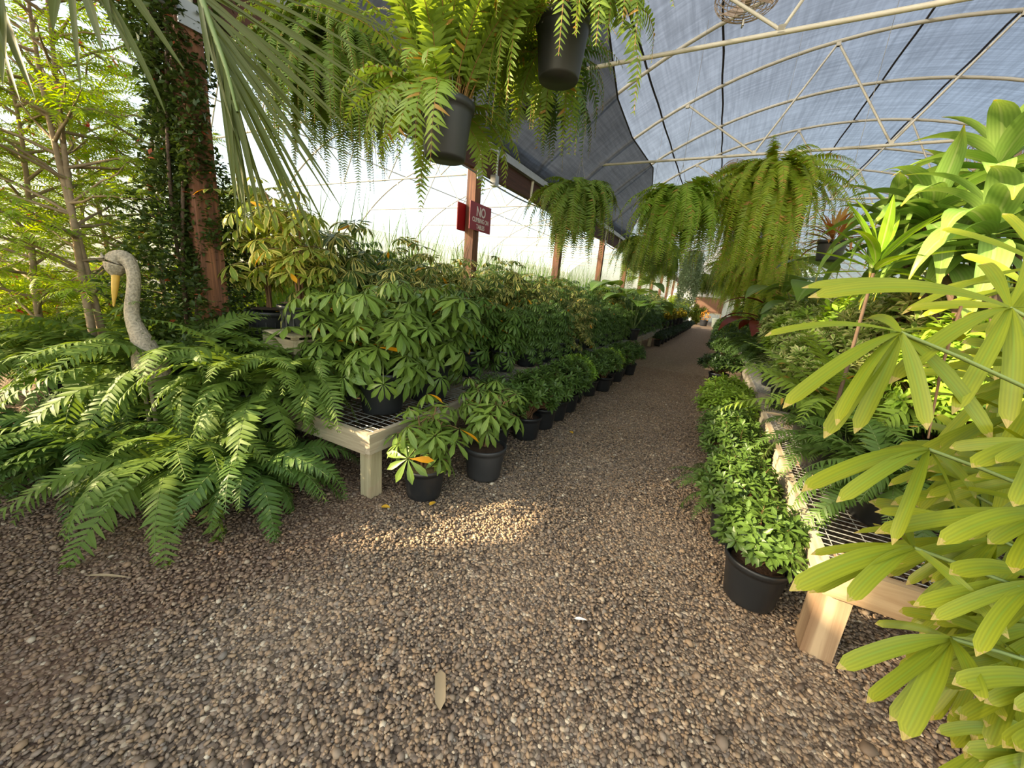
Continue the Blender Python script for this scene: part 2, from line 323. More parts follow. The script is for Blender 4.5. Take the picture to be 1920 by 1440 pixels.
def boxb(buf, x0, x1, y0, y1, z0, z1, ch=0.0, R=None, O=None):
    c = np.array([[x0, y0, z0], [x1, y0, z0], [x1, y1, z0], [x0, y1, z0], [x0, y0, z1], [x1, y0, z1], [x1, y1, z1], [x0, y1, z1]], float)
    if R is not None: c = c @ np.asarray(R).T
    if O is not None: c = c + O
    # separate faces (crisp edges)
    fs = [(0, 3, 2, 1), (4, 5, 6, 7), (0, 1, 5, 4), (1, 2, 6, 5), (2, 3, 7, 6), (3, 0, 4, 7)]
    V = np.concatenate([c[list(f)] for f in fs]); buf.add(V, np.arange(24).reshape(6, 4))
def lathe(buf, prof_, seg=24, O=(0, 0, 0)):
    p = np.array(prof_, float); a = np.arange(seg) * 2 * PI / seg
    V = np.stack([p[:, 0, None] * np.cos(a), p[:, 0, None] * np.sin(a), np.repeat(p[:, 1, None], seg, 1)], -1) + np.array(O)
    n = len(p); q = [(i * seg + j, i * seg + (j + 1) % seg, (i + 1) * seg + (j + 1) % seg, (i + 1) * seg + j) for i in range(n - 1) for j in range(seg)]
    buf.add(V.reshape(-1, 3), q)
def arch(buf, P, az, e0, bend, L, w, kind='strap', n=9, fold=.25, twist=0.0, sway=0.0, emin=-1.5):
    t = np.linspace(0, 1, n + 1); e = np.maximum(e0 - bend * t ** 1.3, emin)
    dr = np.cos(e) * L / n; dz = np.sin(e) * L / n
    r_ = np.concatenate([[0], np.cumsum(dr[:-1])]); z_ = np.concatenate([[0], np.cumsum(dz[:-1])])
    azz = az + sway * t
    ca, sa = np.cos(azz), np.sin(azz)
    pts = np.stack([P[0] + r_ * ca, P[1] + r_ * sa, P[2] + z_], 1)
    ribbon(buf, pts, w, kind, fold, np.array([-math.sin(az), math.cos(az), 0.0]), twist)
    return pts
def ribbon(buf, pts, w, kind, fold, side, twist=0.0):
    n = len(pts) - 1; t = np.linspace(0, 1, n + 1); ww = np.maximum(w * prof(kind, t), w * .05)
    T = norm(np.gradient(pts, axis=0)); S = np.broadcast_to(side, pts.shape); S = norm(S - T * np.sum(S * T, 1, keepdims=True)); Nn = np.cross(S, T)
    Nn = np.where(Nn[:, 2:3] < 0, -Nn, Nn) if twist == 0 else Nn
    if twist:
        a = twist * t[:, None]; S, Nn = S * np.cos(a) + Nn * np.sin(a), Nn * np.cos(a) - S * np.sin(a)
    V = np.stack([pts - S * ww[:, None] + Nn * (ww * fold)[:, None], pts, pts + S * ww[:, None] + Nn * (ww * fold)[:, None]], 1)
    uv = np.zeros((n + 1, 3, 2)); uv[:, 1, 0] = .5; uv[:, 2, 0] = 1; uv[:, :, 1] = t[:, None]
    q = [(i * 3 + j, i * 3 + j + 1, i * 3 + j + 4, i * 3 + j + 3) for i in range(n) for j in range(2)]
    buf.add(V.reshape(-1, 3), q, uv.reshape(-1, 2))

# ------------------------------------------------------------------ object helpers
def obj(name, me, parent=None, loc=None, rot=None, scale=None):
    o = bpy.data.objects.new(name, me); C.objects.link(o)
    if parent is not None: o.parent = parent
    if loc is not None: o.location = loc
    if rot is not None: o.rotation_euler = rot
    if scale is not None: o.scale = (scale,) * 3 if np.isscalar(scale) else scale
    return o
def tag(o, label, cat, group=None, kind=None):
    if label: o['label'] = label
    if cat: o['category'] = cat
    if group: o['group'] = group
    if kind: o['kind'] = kind
    return o
def thing(name, label, cat, loc=(0, 0, 0), rz=0, scale=1, group=None):
    o = obj(name, None, None, loc, (0, 0, rz), scale); o.empty_display_size = .1
    return tag(o, label, cat, group)
def struct(name, me, **k):
    o = obj(name, me, **k); o['kind'] = 'structure'; return o
ORD = ['first', 'second', 'third', 'fourth', 'fifth', 'sixth', 'seventh', 'eighth', 'ninth', 'tenth', 'eleventh', 'twelfth', 'thirteenth', 'fourteenth', 'fifteenth', 'sixteenth', 'seventeenth', 'eighteenth', 'nineteenth', 'twentieth']
def ordn(i):
    if i < 20: return ORD[i]
    tens = {2: 'twenty', 3: 'thirty', 4: 'forty'}; k = i + 1
    return {20: 'twentieth', 30: 'thirtieth', 40: 'fortieth'}.get(k) or tens[k // 10] + '-' + ORD[k % 10 - 1]
def spawn(proto, name, label, cat, loc, rz=0, scale=1, group=None, tagm=False):
    t = thing(name, label, cat, loc, rz, scale, group)
    for pn, me in proto: 
        obj(pn, me, t)
    if tagm: obj('plant_tag', TAGM, t)
    return t

# ------------------------------------------------------------------ pots
def potmesh(rt, rb, h, mat, ribs=False):
    bf = Buf(); rim = .012
    lathe(bf, [(0, .002), (rb * .96, .002), (rb, .012), (rb + (rt - rb) * .75, h * .78), (rt * .975, h * .86), (rt + .004, h * .865), (rt + .008, h * .985), (rt + .002, h), (rt - .006, h * .99), (rt - .012, h * .85), (rb * .9, h * .5)], 28)
    if ribs:
        for k in range(14):
            a = k * 2 * PI / 14; R = [[math.cos(a), -math.sin(a), 0], [math.sin(a), math.cos(a), 0], [0, 0, 1]]
            boxb(bf, rb + .004, rb + (rt - rb) * .5 + .004, -.004, .004, .02, h * .8, R=R)
    return bf.mesh('pot', mat)
def soilmesh(rt, h, mat):
    bf = Buf(); lathe(bf, [(0, h * .9), (rt * .4, h * .9), (rt * .8, h * .88), (rt - .01, h * .87)], 20); return bf.mesh('soil', mat)
POT = potmesh(.14, .115, .25, G['pot']); SOIL = soilmesh(.14, .25, G['soil'])
POTS = potmesh(.125, .105, .2, G['pot']); SOILS = soilmesh(.125, .2, G['soil'])
POTD = potmesh(.145, .12, .235, G['potd']); POTR = potmesh(.15, .105, .2, G['potd'], True)
POTH = potmesh(.14, .108, .27, G['potd']); MUL = soilmesh(.125, .2, G['mulch'])
bf = Buf(); boxb(bf, .112, .1165, -.02, .02, .12, .148); TAGM = bf.mesh('plant_tag', G['label'])

# ------------------------------------------------------------------ plant generators
T_OB = [leaf_t('obov', 4, .145, d, .25) for d in (.15, .35, .55)]
T_PIT = [leaf_t('obov', 3, .19, d, .3) for d in (.05, .3)]
T_PIN = [leaf_t('pinna', 3, .12, d, .12, w) for d, w in ((.25, .02), (.5, .03), (.1, -.02))]
T_FINE = [leaf_t('pinna', 2, .115, d, .1) for d in (.15, .45)]
T_SM = [leaf_t('ovate', 2, .28, d, .25) for d in (.1, .4)]
T_LF = [leaf_t('lance', 2, .2, d, .2) for d in (.1, .3)]
def rdir(n, rs_): 
    v = rs_.normal(size=(n, 3)); return norm(v)

def umbrella(seed, h, spread, nw, L, nl=8, stems=4, z0=.22, tmin=.25):
    R = np.random.RandomState(seed); fo = Buf(); st = Buf(); per = nw // stems
    for s in range(stems):
        a = R.uniform(0, 2 * PI); rr = spread * R.uniform(.3, .75); top = np.array([rr * math.cos(a), rr * math.sin(a), z0 + h * R.uniform(.75, .95)])
        t = np.linspace(0, 1, 7)[:, None]; base = np.array([R.uniform(-.03, .03), R.uniform(-.03, .03), z0 - .01])
        pts = base + (top - base) * np.concatenate([t ** 1.5, t ** 1.5, t], 1); tube(st, pts, np.linspace(.009, .004, 7), 5)
        for k in range(per):
            f = tmin + (1 - tmin) * (k + R.uniform()) / per; i = min(int(f * 6), 5); p = pts[i] + (pts[i + 1] - pts[i]) * (f * 6 - i)
            az = k * 2.4 + R.uniform(-.5, .5); el = R.uniform(-.25, .65) + .5 * (f > .9); pl = R.uniform(.4, 1.0) * spread * (.55 if f > .85 else .8)
            d = np.array([math.cos(az) * math.cos(el), math.sin(az) * math.cos(el), math.sin(el)]); e = p + d * pl; e[2] = max(e[2], z0 - (.15 if tmin < .1 else .03))
            tube(st, [p, p + d * pl * .5 + [0, 0, .015], e], .0025, 3)
            ax = norm(d * .45 + np.array([0, 0, 1.]) + R.normal(size=3) * .15)
            ref = norm(np.cross(ax, [.3, .9, .1])); r2 = np.cross(ax, ref); m = nl + R.randint(-1, 2)
            th = np.arange(m) * 2 * PI / m + R.uniform(0, 1)
            D = np.cos(th)[:, None] * ref + np.sin(th)[:, None] * r2 + ax * R.uniform(-.55, .1)
            inst(fo, T_OB[R.randint(3)], np.tile(e, (m, 1)) + norm(D) * .008, D, ax, L * R.uniform(.7, 1.15) * (1 - .25 * (f > .92)) * R.uniform(.85, 1.1, m))
    for k in range(nw // 5 if tmin < .1 else 0):
        az = k * 2.4 + R.uniform(-.5, .5); rr = spread * R.uniform(.62, .95); e = np.array([rr * math.cos(az), rr * math.sin(az), z0 + R.uniform(-.13, .14)])
        tube(st, [[0, 0, z0 + .06], e * [.5, .5, 0] + [0, 0, z0 + .14], e], .0025, 3); ax = norm(e * [1, 1, 0] * 2 + [0, 0, .35]); ref = norm(np.cross(ax, [.3, .9, .1])); r2 = np.cross(ax, ref); th = np.arange(nl) * 2 * PI / nl
        D = np.cos(th)[:, None] * ref + np.sin(th)[:, None] * r2 + ax * R.uniform(-.3, .1) - np.array([0, 0, .35])
        inst(fo, T_OB[R.randint(3)], np.tile(e, (nl, 1)) + norm(D) * .008, D, ax, L * R.uniform(.75, 1.1) * R.uniform(.85, 1.1, nl))
    return st, fo
def shrub(seed, rx, h, nr, L, z0=.18, nl=10, flat=.0, T=T_PIT):
    R = np.random.RandomState(seed); fo = Buf(); st = Buf()
    for k in range(nr):
        d = rdir(1, R)[0]; d[2] = abs(d[2]) * (1 - flat) - .18 * (R.uniform() < .45)
        rr = R.uniform(.55, 1.0) ** .6
        p = np.array([d[0] * rx * rr, d[1] * rx * rr, z0 + h * .42 + d[2] * h * .6 * rr])
        base = np.array([0, 0, z0]) + R.normal(size=3) * [.02, .02, 0]
        if k % 3 == 0: tube(st, [base, (base + p) / 2 + [0, 0, .03], p], [.005, .0035, .002], 3)
        ax = norm(d * .8 + np.array([0, 0, .7]) + R.normal(size=3) * .25); ref = norm(np.cross(ax, [.3, .9, .1])); r2 = np.cross(ax, ref)
        m = nl + R.randint(-2, 3); th = np.arange(m) * 2.4 + R.uniform(0, 6); up = np.linspace(.1, .9, m)[:, None]
        D = np.cos(th)[:, None] * ref + np.sin(th)[:, None] * r2 + ax * up
        inst(fo, T[R.randint(len(T))], p - ax * (1 - up) * .03, D, ax, L * R.uniform(.7, 1.15, m))
    return st, fo
def frondc(fo, st, P, az, e0, bend, L, pl, n, T, R, emin=-1.45, w=.0035, sway=.3, gap=.12, phi=1.25, shape=.55, pw=1.15):
    m = 22; t = np.linspace(0, 1, m + 1); e = np.maximum(e0 - bend * t ** pw, emin)
    azz = az + sway * R.uniform(-1, 1) * t; r_ = np.cos(e) * L / m
    dx = np.cumsum(r_ * np.cos(azz)); dy = np.cumsum(r_ * np.sin(azz)); dz = np.cumsum(np.sin(e) * L / m)
    pts = np.array(P) + np.concatenate([[[0, 0, 0]], np.stack([dx, dy, dz], 1)[:-1]])
    tube(st, pts[::2], np.linspace(w, w * .35, len(pts[::2])), 3)
    T3 = norm(np.gradient(pts, axis=0)); tt = gap + (1 - gap) * (np.arange(n) + .5) / n; idx = tt * m
    i0 = np.minimum(idx.astype(int), m - 1); fr = (idx - i0)[:, None]
    PP = pts[i0] * (1 - fr) + pts[i0 + 1] * fr; TT = norm(T3[i0] * (1 - fr) + T3[i0 + 1] * fr)
    S = np.stack([-np.sin(azz[i0]), np.cos(azz[i0]), 0 * azz[i0]], 1); roll = R.uniform(-.5, .5)
    Nn = norm(np.cross(TT, S)); Nn = Nn * np.sign(Nn[:, 2:3] + .3 + 1e-6) if False else -Nn
    Nn = np.cross(S, TT) * -1; Nn = np.where((Nn[:, 2:3] + .0) < -.2, -Nn, Nn)
    S2 = S * math.cos(roll) + Nn * math.sin(roll); N2 = np.cross(S2, TT); N2 = np.where(N2[:, 2:3] < 0, -N2, N2)
    u = (tt - gap) / (1 - gap); ln = pl * np.clip(u / .12 + .35, 0, 1) * np.clip((1 - u) * 1.6, .08, 1) ** shape
    ph = phi - .45 * u
    for sgn in (-1, 1):
        D = TT * np.cos(ph)[:, None] + sgn * S2 * np.sin(ph)[:, None] + R.normal(size=(n, 3)) * .09
        inst(fo, T[R.randint(len(T))], PP, D, N2 + R.normal(size=(n, 3)) * .18, ln * R.uniform(.88, 1.08, n))
def fern(seed, nf, L, pl, n, z0=.2, e=(.4, 1.35), bend=(1.2, 2.4), T=T_PIN, emin=-1.3, r0=.05, sway=.4, w=.0035, Lv=(.65, 1.1), phi=1.25, pw=1.15):
    R = np.random.RandomState(seed); fo = Buf(); st = Buf()
    for k in range(nf):
        az = k * 2.399 + R.uniform(-.3, .3); q = R.uniform(0, 1); e0 = e[0] + (e[1] - e[0]) * q
        P = (r0 * math.cos(az) * R.uniform(.2, 1), r0 * math.sin(az) * R.uniform(.2, 1), z0 + R.uniform(-.01, .02))
        frondc(fo, st, P, az, e0, R.uniform(*bend), L * R.uniform(*Lv) * (1 - .5 * max(0, q - .55) / .45 if pw < 1 else 1), pl, n, T, R, emin, w, sway, phi=phi + (.15 if pw < 1 else 0), pw=pw)
    return st, fo
def cloud(seed, pts, L, T, per=1, jit=.03, fo=None):
    R = np.random.RandomState(seed); fo = fo or Buf(); n = len(pts)
    for _ in range(per):
        D = rdir(n, R) * [1, 1, .6]; U = norm(rdir(n, R) + [0, 0, 1.2])
        inst(fo, T[_ % len(T)], pts + R.normal(size=pts.shape) * jit, D, U, L * R.uniform(.6, 1.2, n))
    return fo
def bushg(seed, r_, h, n, L, z0=0, T=T_LF, stems=9):
    R = np.random.RandomState(seed); st = Buf(); P = []
    for k in range(stems * 4):
        a = R.uniform(0, 2 * PI); rr = r_ * R.uniform(.15, .9); zt = z0 + h * R.uniform(.45, 1) * (1 - .35 * rr / r_)
        top = np.array([rr * math.cos(a), rr * math.sin(a), zt]); b0 = np.array([R.uniform(-.05, .05), R.uniform(-.05, .05), z0]); t = np.linspace(0, 1, 6)[:, None]
        pts = b0 + (top - b0) * np.concatenate([t ** 1.4, t ** 1.4, t], 1) + R.normal(size=(6, 3)) * .015; pts[0] = b0
        tube(st, pts, np.linspace(.009, .002, 6), 3)
        f = R.uniform(.25, 1, n // (stems * 4)); i = np.minimum((f * 5).astype(int), 4); P.append(pts[i] + (pts[i + 1] - pts[i]) * (f * 5 - i)[:, None] + R.normal(size=(len(f), 3)) * .055)
    return st, cloud(seed, np.concatenate(P), L, T, 1, .0)
def ftree(seed, H_, crown, nb, leafs, lx=0.0, ly=0.0, z1=.35, spread=1.0, pinl=.035, fl=.17, trunkr=.03, trunks=1):
    R = np.random.RandomState(seed); fo = Buf(); st = Buf(); up = H_
    for tk in range(trunks):
        t = np.linspace(0, 1, 12)[:, None]; off = tk * .05
        tr = np.concatenate([lx * t + .05 * np.sin(5 * t + tk) + off, ly * t + .04 * np.cos(4 * t + tk * 2), H_ * t], 1)
        tube(st, tr, np.linspace(trunkr, trunkr * .3, 12), 7)
        for b_ in range(nb):
            f = z1 + (1 - z1) * (b_ + .5) / nb; i = min(int(f * 11), 10); p = tr[i] + (tr[i + 1] - tr[i]) * (f * 11 - i)
            az = b_ * 2.4 + R.uniform(-.4, .4); Lb = crown * R.uniform(.6, 1.1) * (1.15 - .7 * max(f - .4, 0)); el = R.uniform(.15, .8)
            s = np.linspace(0, 1, 6)[:, None]; d = np.array([math.cos(az) * math.cos(el), math.sin(az) * math.cos(el), math.sin(el)])
            bp = p + d * Lb * s + np.array([0, 0, -.12 * Lb]) * s ** 2 + R.normal(size=(6, 3)) * .02 * s
            tube(st, bp, np.linspace(trunkr * .4, .002, 6), 4)
            for k in range(leafs):
                g = R.uniform(.25, 1.0); j = min(int(g * 5), 4); q = bp[j] + (bp[j + 1] - bp[j]) * (g * 5 - j)
                frondc(fo, st, q, az + R.uniform(-1.5, 1.5), R.uniform(-.1, .8), R.uniform(.3, 1.3), fl * R.uniform(.7, 1.2), pinl, 9, T_FINE, R, w=.0015, phi=1.15)
    return st, fo
def proto(pair, lm, sm, name='foliage', sname='stems', extra=(), zmin=None):
    st, fo = pair; l = list(extra)
    if st.v: l.append((sname, st.mesh(sname, sm, zmin=zmin)))
    l.append((name, fo.mesh(name, lm, zmin=zmin))); return l
potp = [('pot', POT), ('soil', SOIL)]; potsp = [('pot', POTS), ('soil', SOILS)]
def P_(*a, **k): return proto(*a, **k)

print('protos')
UMB = [P_(umbrella(10 + i, .55, .27, 84, .12, 8, stems=5, tmin=.05), G['umb'], G['stemg'], extra=potp) for i in range(3)]
UMBL = [P_(umbrella(20 + i, .55, .29, 72, .135, 8, stems=5, tmin=.05), G['umbl'], G['stemg'], extra=potp) for i in range(2)]
UMBV = [P_(umbrella(30 + i, .72, .28, 92, .115, 8, stems=5, tmin=.08), G['umbv'], G['stemg'], extra=potp) for i in range(3)]
UMBD = [P_(umbrella(40 + i, .62, .27, 150, .085, 9, stems=7, tmin=.05), G['umbd'], G['stemg'], extra=potp) for i in range(3)]
UMBY = [P_(umbrella(50 + i, .85, .32, 84, .13, 8, stems=5), G['umby'], G['stemb'], extra=[('pot', POTR), ('soil', SOIL)]) for i in range(2)]
UMBG = [P_(umbrella(60, .42, .24, 40, .13, 8, stems=4, z0=.17, tmin=.3), G['umbl'], G['stemb'], extra=[('pot', POTS), ('mulch', MUL)]),
        P_(umbrella(61, .46, .26, 48, .13, 8, stems=4, z0=.2, tmin=.4), G['umbl'], G['stemb'], extra=[('pot', POTD), ('soil', SOIL)])]
PIT = [P_(shrub(70 + i, .25, .40, 210, .055), G['pit'], G['stemb'], extra=potsp) for i in range(4)]
PITY = [P_(shrub(80 + i, .26, .38, 190, .055), G['pity'], G['stemb'], extra=potsp) for i in range(2)]
PITV = [P_(shrub(90 + i, .33, .68, 430, .065), G['pitv'], G['stemb'], extra=potp) for i in range(3)]
PITG = [P_(shrub(95 + i, .33, .66, 400, .065), G['pity'], G['stemb'], extra=potp) for i in range(2)]
DARK = [P_(shrub(100 + i, .3, .3, 260, .05), G['dark'], G['stemb'], extra=potsp) for i in range(2)]
MAC = [P_(fern(110 + i, 46, .86, .125, 26, e=(.35, 1.42), bend=(1.3, 2.7)), G['macho'], G['stemg'], name='fronds', sname='stalks', extra=potp, zmin=.015) for i in range(4)]
MACG = [P_(fern(116 + i, 44, .72, .105, 26, e=(.1, 1.3), bend=(1.2, 2.6)), G['machod'], G['stemg'], name='fronds', sname='stalks', extra=potp, zmin=.015) for i in range(3)]
MACS = [P_(fern(120 + i, 34, .58, .08, 26, e=(.1, 1.2), bend=(1.2, 2.4)), G['machod'], G['stemg'], name='fronds', sname='stalks', extra=potsp) for i in range(2)]
MACL = [P_(fern(123 + i, 34, .8, .12, 22, e=(.4, 1.45), bend=(.7, 2.0), r0=.07), G['machol'], G['stemg'], name='fronds', sname='stalks', extra=potp) for i in range(2)]
HANG = [('pot', POTH), ('soil', SOIL)]
def hfern(seed, nf, L, pl, n, mat, e=(.2, 1.4), bend=(1.9, 3.4), T=T_FINE, pot=True, sm=None, Lv=(.65, 1.1), r0=.1, w=.003, pw=.82):
    return P_(fern(seed, nf, L, pl, n, z0=.26, e=e, bend=bend, T=T, emin=-1.5, r0=r0, Lv=Lv, w=w, pw=pw), mat, sm or G['stemr'], name='fronds', sname='stalks', extra=HANG if pot else ())
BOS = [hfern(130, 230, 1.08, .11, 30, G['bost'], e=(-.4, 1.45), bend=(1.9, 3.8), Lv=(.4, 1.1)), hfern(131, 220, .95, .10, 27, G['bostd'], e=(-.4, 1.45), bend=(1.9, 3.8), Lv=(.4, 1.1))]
BOSY = [hfern(132, 330, 1.75, .12, 48, G['bosty'], bend=(1.7, 3.8), e=(-.4, 1.5), Lv=(.45, 1.1))]
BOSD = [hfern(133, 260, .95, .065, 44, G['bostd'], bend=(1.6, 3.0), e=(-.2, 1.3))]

# ------------------------------------------------------------------ ground
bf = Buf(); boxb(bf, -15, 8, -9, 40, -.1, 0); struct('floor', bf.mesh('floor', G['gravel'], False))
print('pebbles')
def icosphere():
    import bmesh
    bm = bmesh.new(); bmesh.ops.create_icosphere(bm, subdivisions=1, radius=1); v = np.array([x.co[:] for x in bm.verts]); f = np.array([[y.index for y in x.verts] for x in bm.faces]); bm.free(); return v, f
def pebbles():
    R = np.random.RandomState(3); V0, F0 = icosphere(); out = []
    def band(y0, y1, x0, x1, dens):
        k = int((y1 - y0) * (x1 - x0) * dens); p = np.stack([R.uniform(x0, x1, k), R.uniform(y0, y1, k)], 1); out.append(p)
    band(-.1, 1.2, -4.2, 1.4, 4800); band(1.2, 3.0, -3.3, 1.9, 4400); band(3.0, 5.2, -1.95, .75, 3200); band(5.2, 9, -1.9, .6, 1500)
    p = np.concatenate(out); u, v, d = proj(np.concatenate([p, np.zeros((len(p), 1))], 1))
    p = p[(d > .1) & (u > -260) & (u < 2180) & (v < 1700)]
    k = len(p); s = R.lognormal(math.log(.0070), .26, k); s = np.where(R.uniform(size=k) < .012, s * 1.7, s)
    ang = R.uniform(0, PI, k); sc3 = np.stack([s * R.uniform(1.0, 1.55, k), s, s * R.uniform(.45, .75, k)], 1)
    til = R.normal(size=k) * .35; til2 = R.normal(size=k) * .35
    V = V0[None] * (1 + .13 * R.normal(size=(k, len(V0), 1))) * sc3[:, None]
    x, y, z = V[..., 0], V[..., 1], V[..., 2]
    c, s_ = np.cos(til)[:, None], np.sin(til)[:, None]; y, z = y * c - z * s_, y * s_ + z * c
    c, s_ = np.cos(til2)[:, None], np.sin(til2)[:, None]; x, z = x * c - z * s_, x * s_ + z * c
    c, s_ = np.cos(ang)[:, None], np.sin(ang)[:, None]; x, y = x * c - y * s_, x * s_ + y * c
    z = z + sc3[:, 2:3] * .55 + R.uniform(0, .006, k)[:, None] + (.006 * np.sin(p[:, 0] * 5 + 2) * np.cos(p[:, 1] * 4))[:, None]
    V = np.stack([x + p[:, 0:1], y + p[:, 1:2], z], -1).reshape(-1, 3)
    Fc = (F0[None] + (np.arange(k) * len(V0))[:, None, None]).reshape(-1)
    me = bpy.data.meshes.new('gravel'); me.vertices.add(len(V)); me.vertices.foreach_set('co', V.ravel().astype(np.float32))
    me.loops.add(len(Fc)); me.loops.foreach_set('vertex_index', Fc.astype(np.int32)); nf = len(Fc) // 3
    me.polygons.add(nf); me.polygons.foreach_set('loop_start', (np.arange(nf) * 3).astype(np.int32))
    me.polygons.foreach_set('use_smooth', np.ones(nf, bool)); me.materials.append(G['pebble']); me.update(); print('pebbles', k); return me
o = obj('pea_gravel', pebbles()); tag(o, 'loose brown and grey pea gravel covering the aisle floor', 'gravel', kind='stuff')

# ------------------------------------------------------------------ greenhouse shell
RR, CZ = 7.39, -1.62
def arcz(x, cx, R_=RR): return CZ + math.sqrt(max(R_ * R_ - (x - cx) ** 2, 0))
def roofmesh(name, cx, y0, y1, mat, x0=-5.37, x1=5.37, dR=.045):
    bf = Buf(); xs = np.linspace(x0, x1, 49); ny = int((y1 - y0) / .4375); ys = np.linspace(y0, y1, ny + 1)
    V = np.array([[cx + x, y, arcz(cx + x, cx, RR + dR) - .02 * abs(math.sin((y - 1.6) * PI / 1.75))] for y in ys for x in xs]); n = len(xs)
    q = [(i * n + j, i * n + j + 1, (i + 1) * n + j + 1, (i + 1) * n + j) for i in range(ny) for j in range(n - 1)]
    bf.add(V, q); return bf.mesh(name, mat)
CX, CB = 1.87, -8.87
struct('ceiling', roofmesh('ceiling', CX, 1.6, 38.3, G['roof']))
struct('ceiling', roofmesh('ceiling', CB, -3.65, 38.3, G['bayroof']))
def wallq(name, pts, mat):
    bf = Buf(); bf.add(pts, [(0, 1, 2, 3)]); return struct(name, bf.mesh(name, mat, False))
wallq('wall_left', [(-14.24, -4, 0), (-14.24, 38.3, 0), (-14.24, 38.3, 3.5), (-14.24, -4, 3.5)], G['wallf'])
wallq('wall_right', [(7.24, 1.6, 0), (7.24, 38.3, 0), (7.24, 38.3, 3.5), (7.24, 1.6, 3.5)], G['wallf'])
for nm, cx in (('wall_back', CX), ('wall_back', CB)):
    bf = Buf(); xs = np.linspace(-5.37, 5.37, 25)
    V = [(cx + x, 38.3, 0) for x in xs] + [(cx + x, 38.3, arcz(cx + x, cx)) for x in xs]
    bf.add(V, [(i, i + 1, i + 26, i + 25) for i in range(24)]); struct(nm, bf.mesh(nm, G['wallf'], False))

def hoop(cx, y, r_=.028, leg=.45):
    bf = Buf(); xs = np.linspace(-5.3, 5.3, 33); pts = [(cx - 5.34, y, arcz(cx - 5.3, cx) - leg)] + [(cx + x, y, arcz(cx + x, cx)) for x in xs] + [(cx + 5.34, y, arcz(cx + 5.3, cx) - leg)]
    tube(bf, pts, r_, 7); return bf.mesh('hoop', G['pipe'])
hm = hoop(CX, 0); hb = hoop(CB, 0)
def trussparts(cx, root):
    ch = Buf(); tube(ch, [(cx - 4.62, 0, 4.15), (cx, 0, 4.15), (cx + 4.62, 0, 4.15)], .024, 7); boxb(ch, cx - 4.66, cx - 4.55, -.03, .03, 4.13, 4.2); boxb(ch, cx + 4.55, cx + 4.66, -.03, .03, 4.13, 4.2)
    obj('chord', ch.mesh('chord', G['pipe']), root)
    for a, b_ in ((-1.85, -1), (0, -1), (0, 1), (1.85, 1), (-1.85, -3.1), (1.85, 3.1)):
        w = Buf(); za, zb = 4.17, arcz(cx + b_, cx) - .02
        tube(w, [(cx + a, .0, za), (cx + b_, .0, zb)], .017, 6); boxb(w, cx + b_ - .03, cx + b_ + .03, -.022, .022, zb - .05, zb + .02); boxb(w, cx + a - .03, cx + a + .03, -.022, .022, za - .03, za + .04)
        obj('web', w.mesh('web', G['pipe']), root)
first = {}
def clone(root, loc, label, group=None):
    n_ = root.copy(); C.objects.link(n_); n_.location = loc; n_['label'] = label
    if group: n_['group'] = group
    for ch in root.children:
        c = ch.copy(); C.objects.link(c); c.parent = n_
    return n_
for bay, cx, mesh_, ny in (('main aisle', CX, hm, 21), ('white left bay', CB, hb, 12)):
    step = 1.75 if cx == CX else 3.5
    nt_ = 0; nh = 0
    for k in range(ny):
        y = (1.6 if cx == CX else -1.9) + step * k
        istr = (k % 2 == 0) or cx == CB
        if istr:
            lab = 'cream steel roof truss over the %s, %s one back from the viewer' % (bay, ordn(nt_)); nt_ += 1
            if ('t', cx) not in first:
                t = thing('roof_truss', lab, 'roof truss', (0, y, 0), group='roof trusses over the ' + bay); obj('hoop', mesh_, t); trussparts(cx, t); first[('t', cx)] = t
            else: clone(first[('t', cx)], (0, y, 0), lab)
        else:
            o = obj('roof_hoop', mesh_, None, (0, y, 0)); tag(o, 'plain curved roof pipe over the %s, %s one back from the viewer' % (bay, ordn(nh)), 'roof hoop', 'roof hoops over the ' + bay); nh += 1
for x, w_ in ((-1.65, 'left of the round fans'), (-.7, 'sagging straight above the round fans'), (1.85, 'along the ridge'), (2.85, 'just right of the ridge'), (5.0, 'low on the right slope')):
    bf = Buf(); ys = np.linspace(1.6, 38, 105)
    tube(bf, [(x + .012 * math.sin(y * 3.6 + x), y, arcz(x, CX) + .012 + .018 * math.cos((y - 1.6) * 2 * PI / 1.75)) for y in ys], .017, 5)
    tag(obj('roof_strap', bf.mesh('roof_strap', G['strapm'])), 'dark lengthwise roof strap running %s' % w_, 'strap')
# purlin pipes of the bay
for x, w_ in ((-6.2, 'near the timber beam'), (-8.87, 'along the ridge'), (-11.5, 'far side')):
    bf = Buf(); tube(bf, [(x, -3, arcz(x, CB) - .03), (x, 38, arcz(x, CB) - .03)], .02, 6)
    tag(obj('purlin_pipe', bf.mesh('purlin_pipe', G['pipe'])), 'pale lengthwise pipe under the white bay roof, %s' % w_, 'pipe')
# dark shade cloth under the left slope
ed = [(1.6, -1.75), (5.0, -1.8), (6.9, -2.07), (8.4, -2.13), (10.5, -2.05), (11.5, -2.2), (12.7, -2.55), (13.8, -3.0), (14.9, -3.42)]
bf = Buf(); ys = np.linspace(1.6, 14.9, 54); V = []
for y in ys:
    xe = np.interp(y, [e[0] for e in ed], [e[1] for e in ed])
    for s in np.linspace(0, 1, 17):
        x = -3.42 + (xe + 3.42) * s; V.append((x, y, arcz(x, CX) - .05 - .05 * math.sin(PI * s) * abs(math.sin((y - 1.6) * PI / 3.5))))
bf.add(V, [(i * 17 + j, i * 17 + j + 1, (i + 1) * 17 + j + 1, (i + 1) * 17 + j) for i in range(53) for j in range(16)])
sh = obj('shade_cloth', bf.mesh('shade_cloth', G['shade'])); tag(sh, 'dark grey shade cloth gathered along the left roof slope above the timber beam', 'shade cloth')
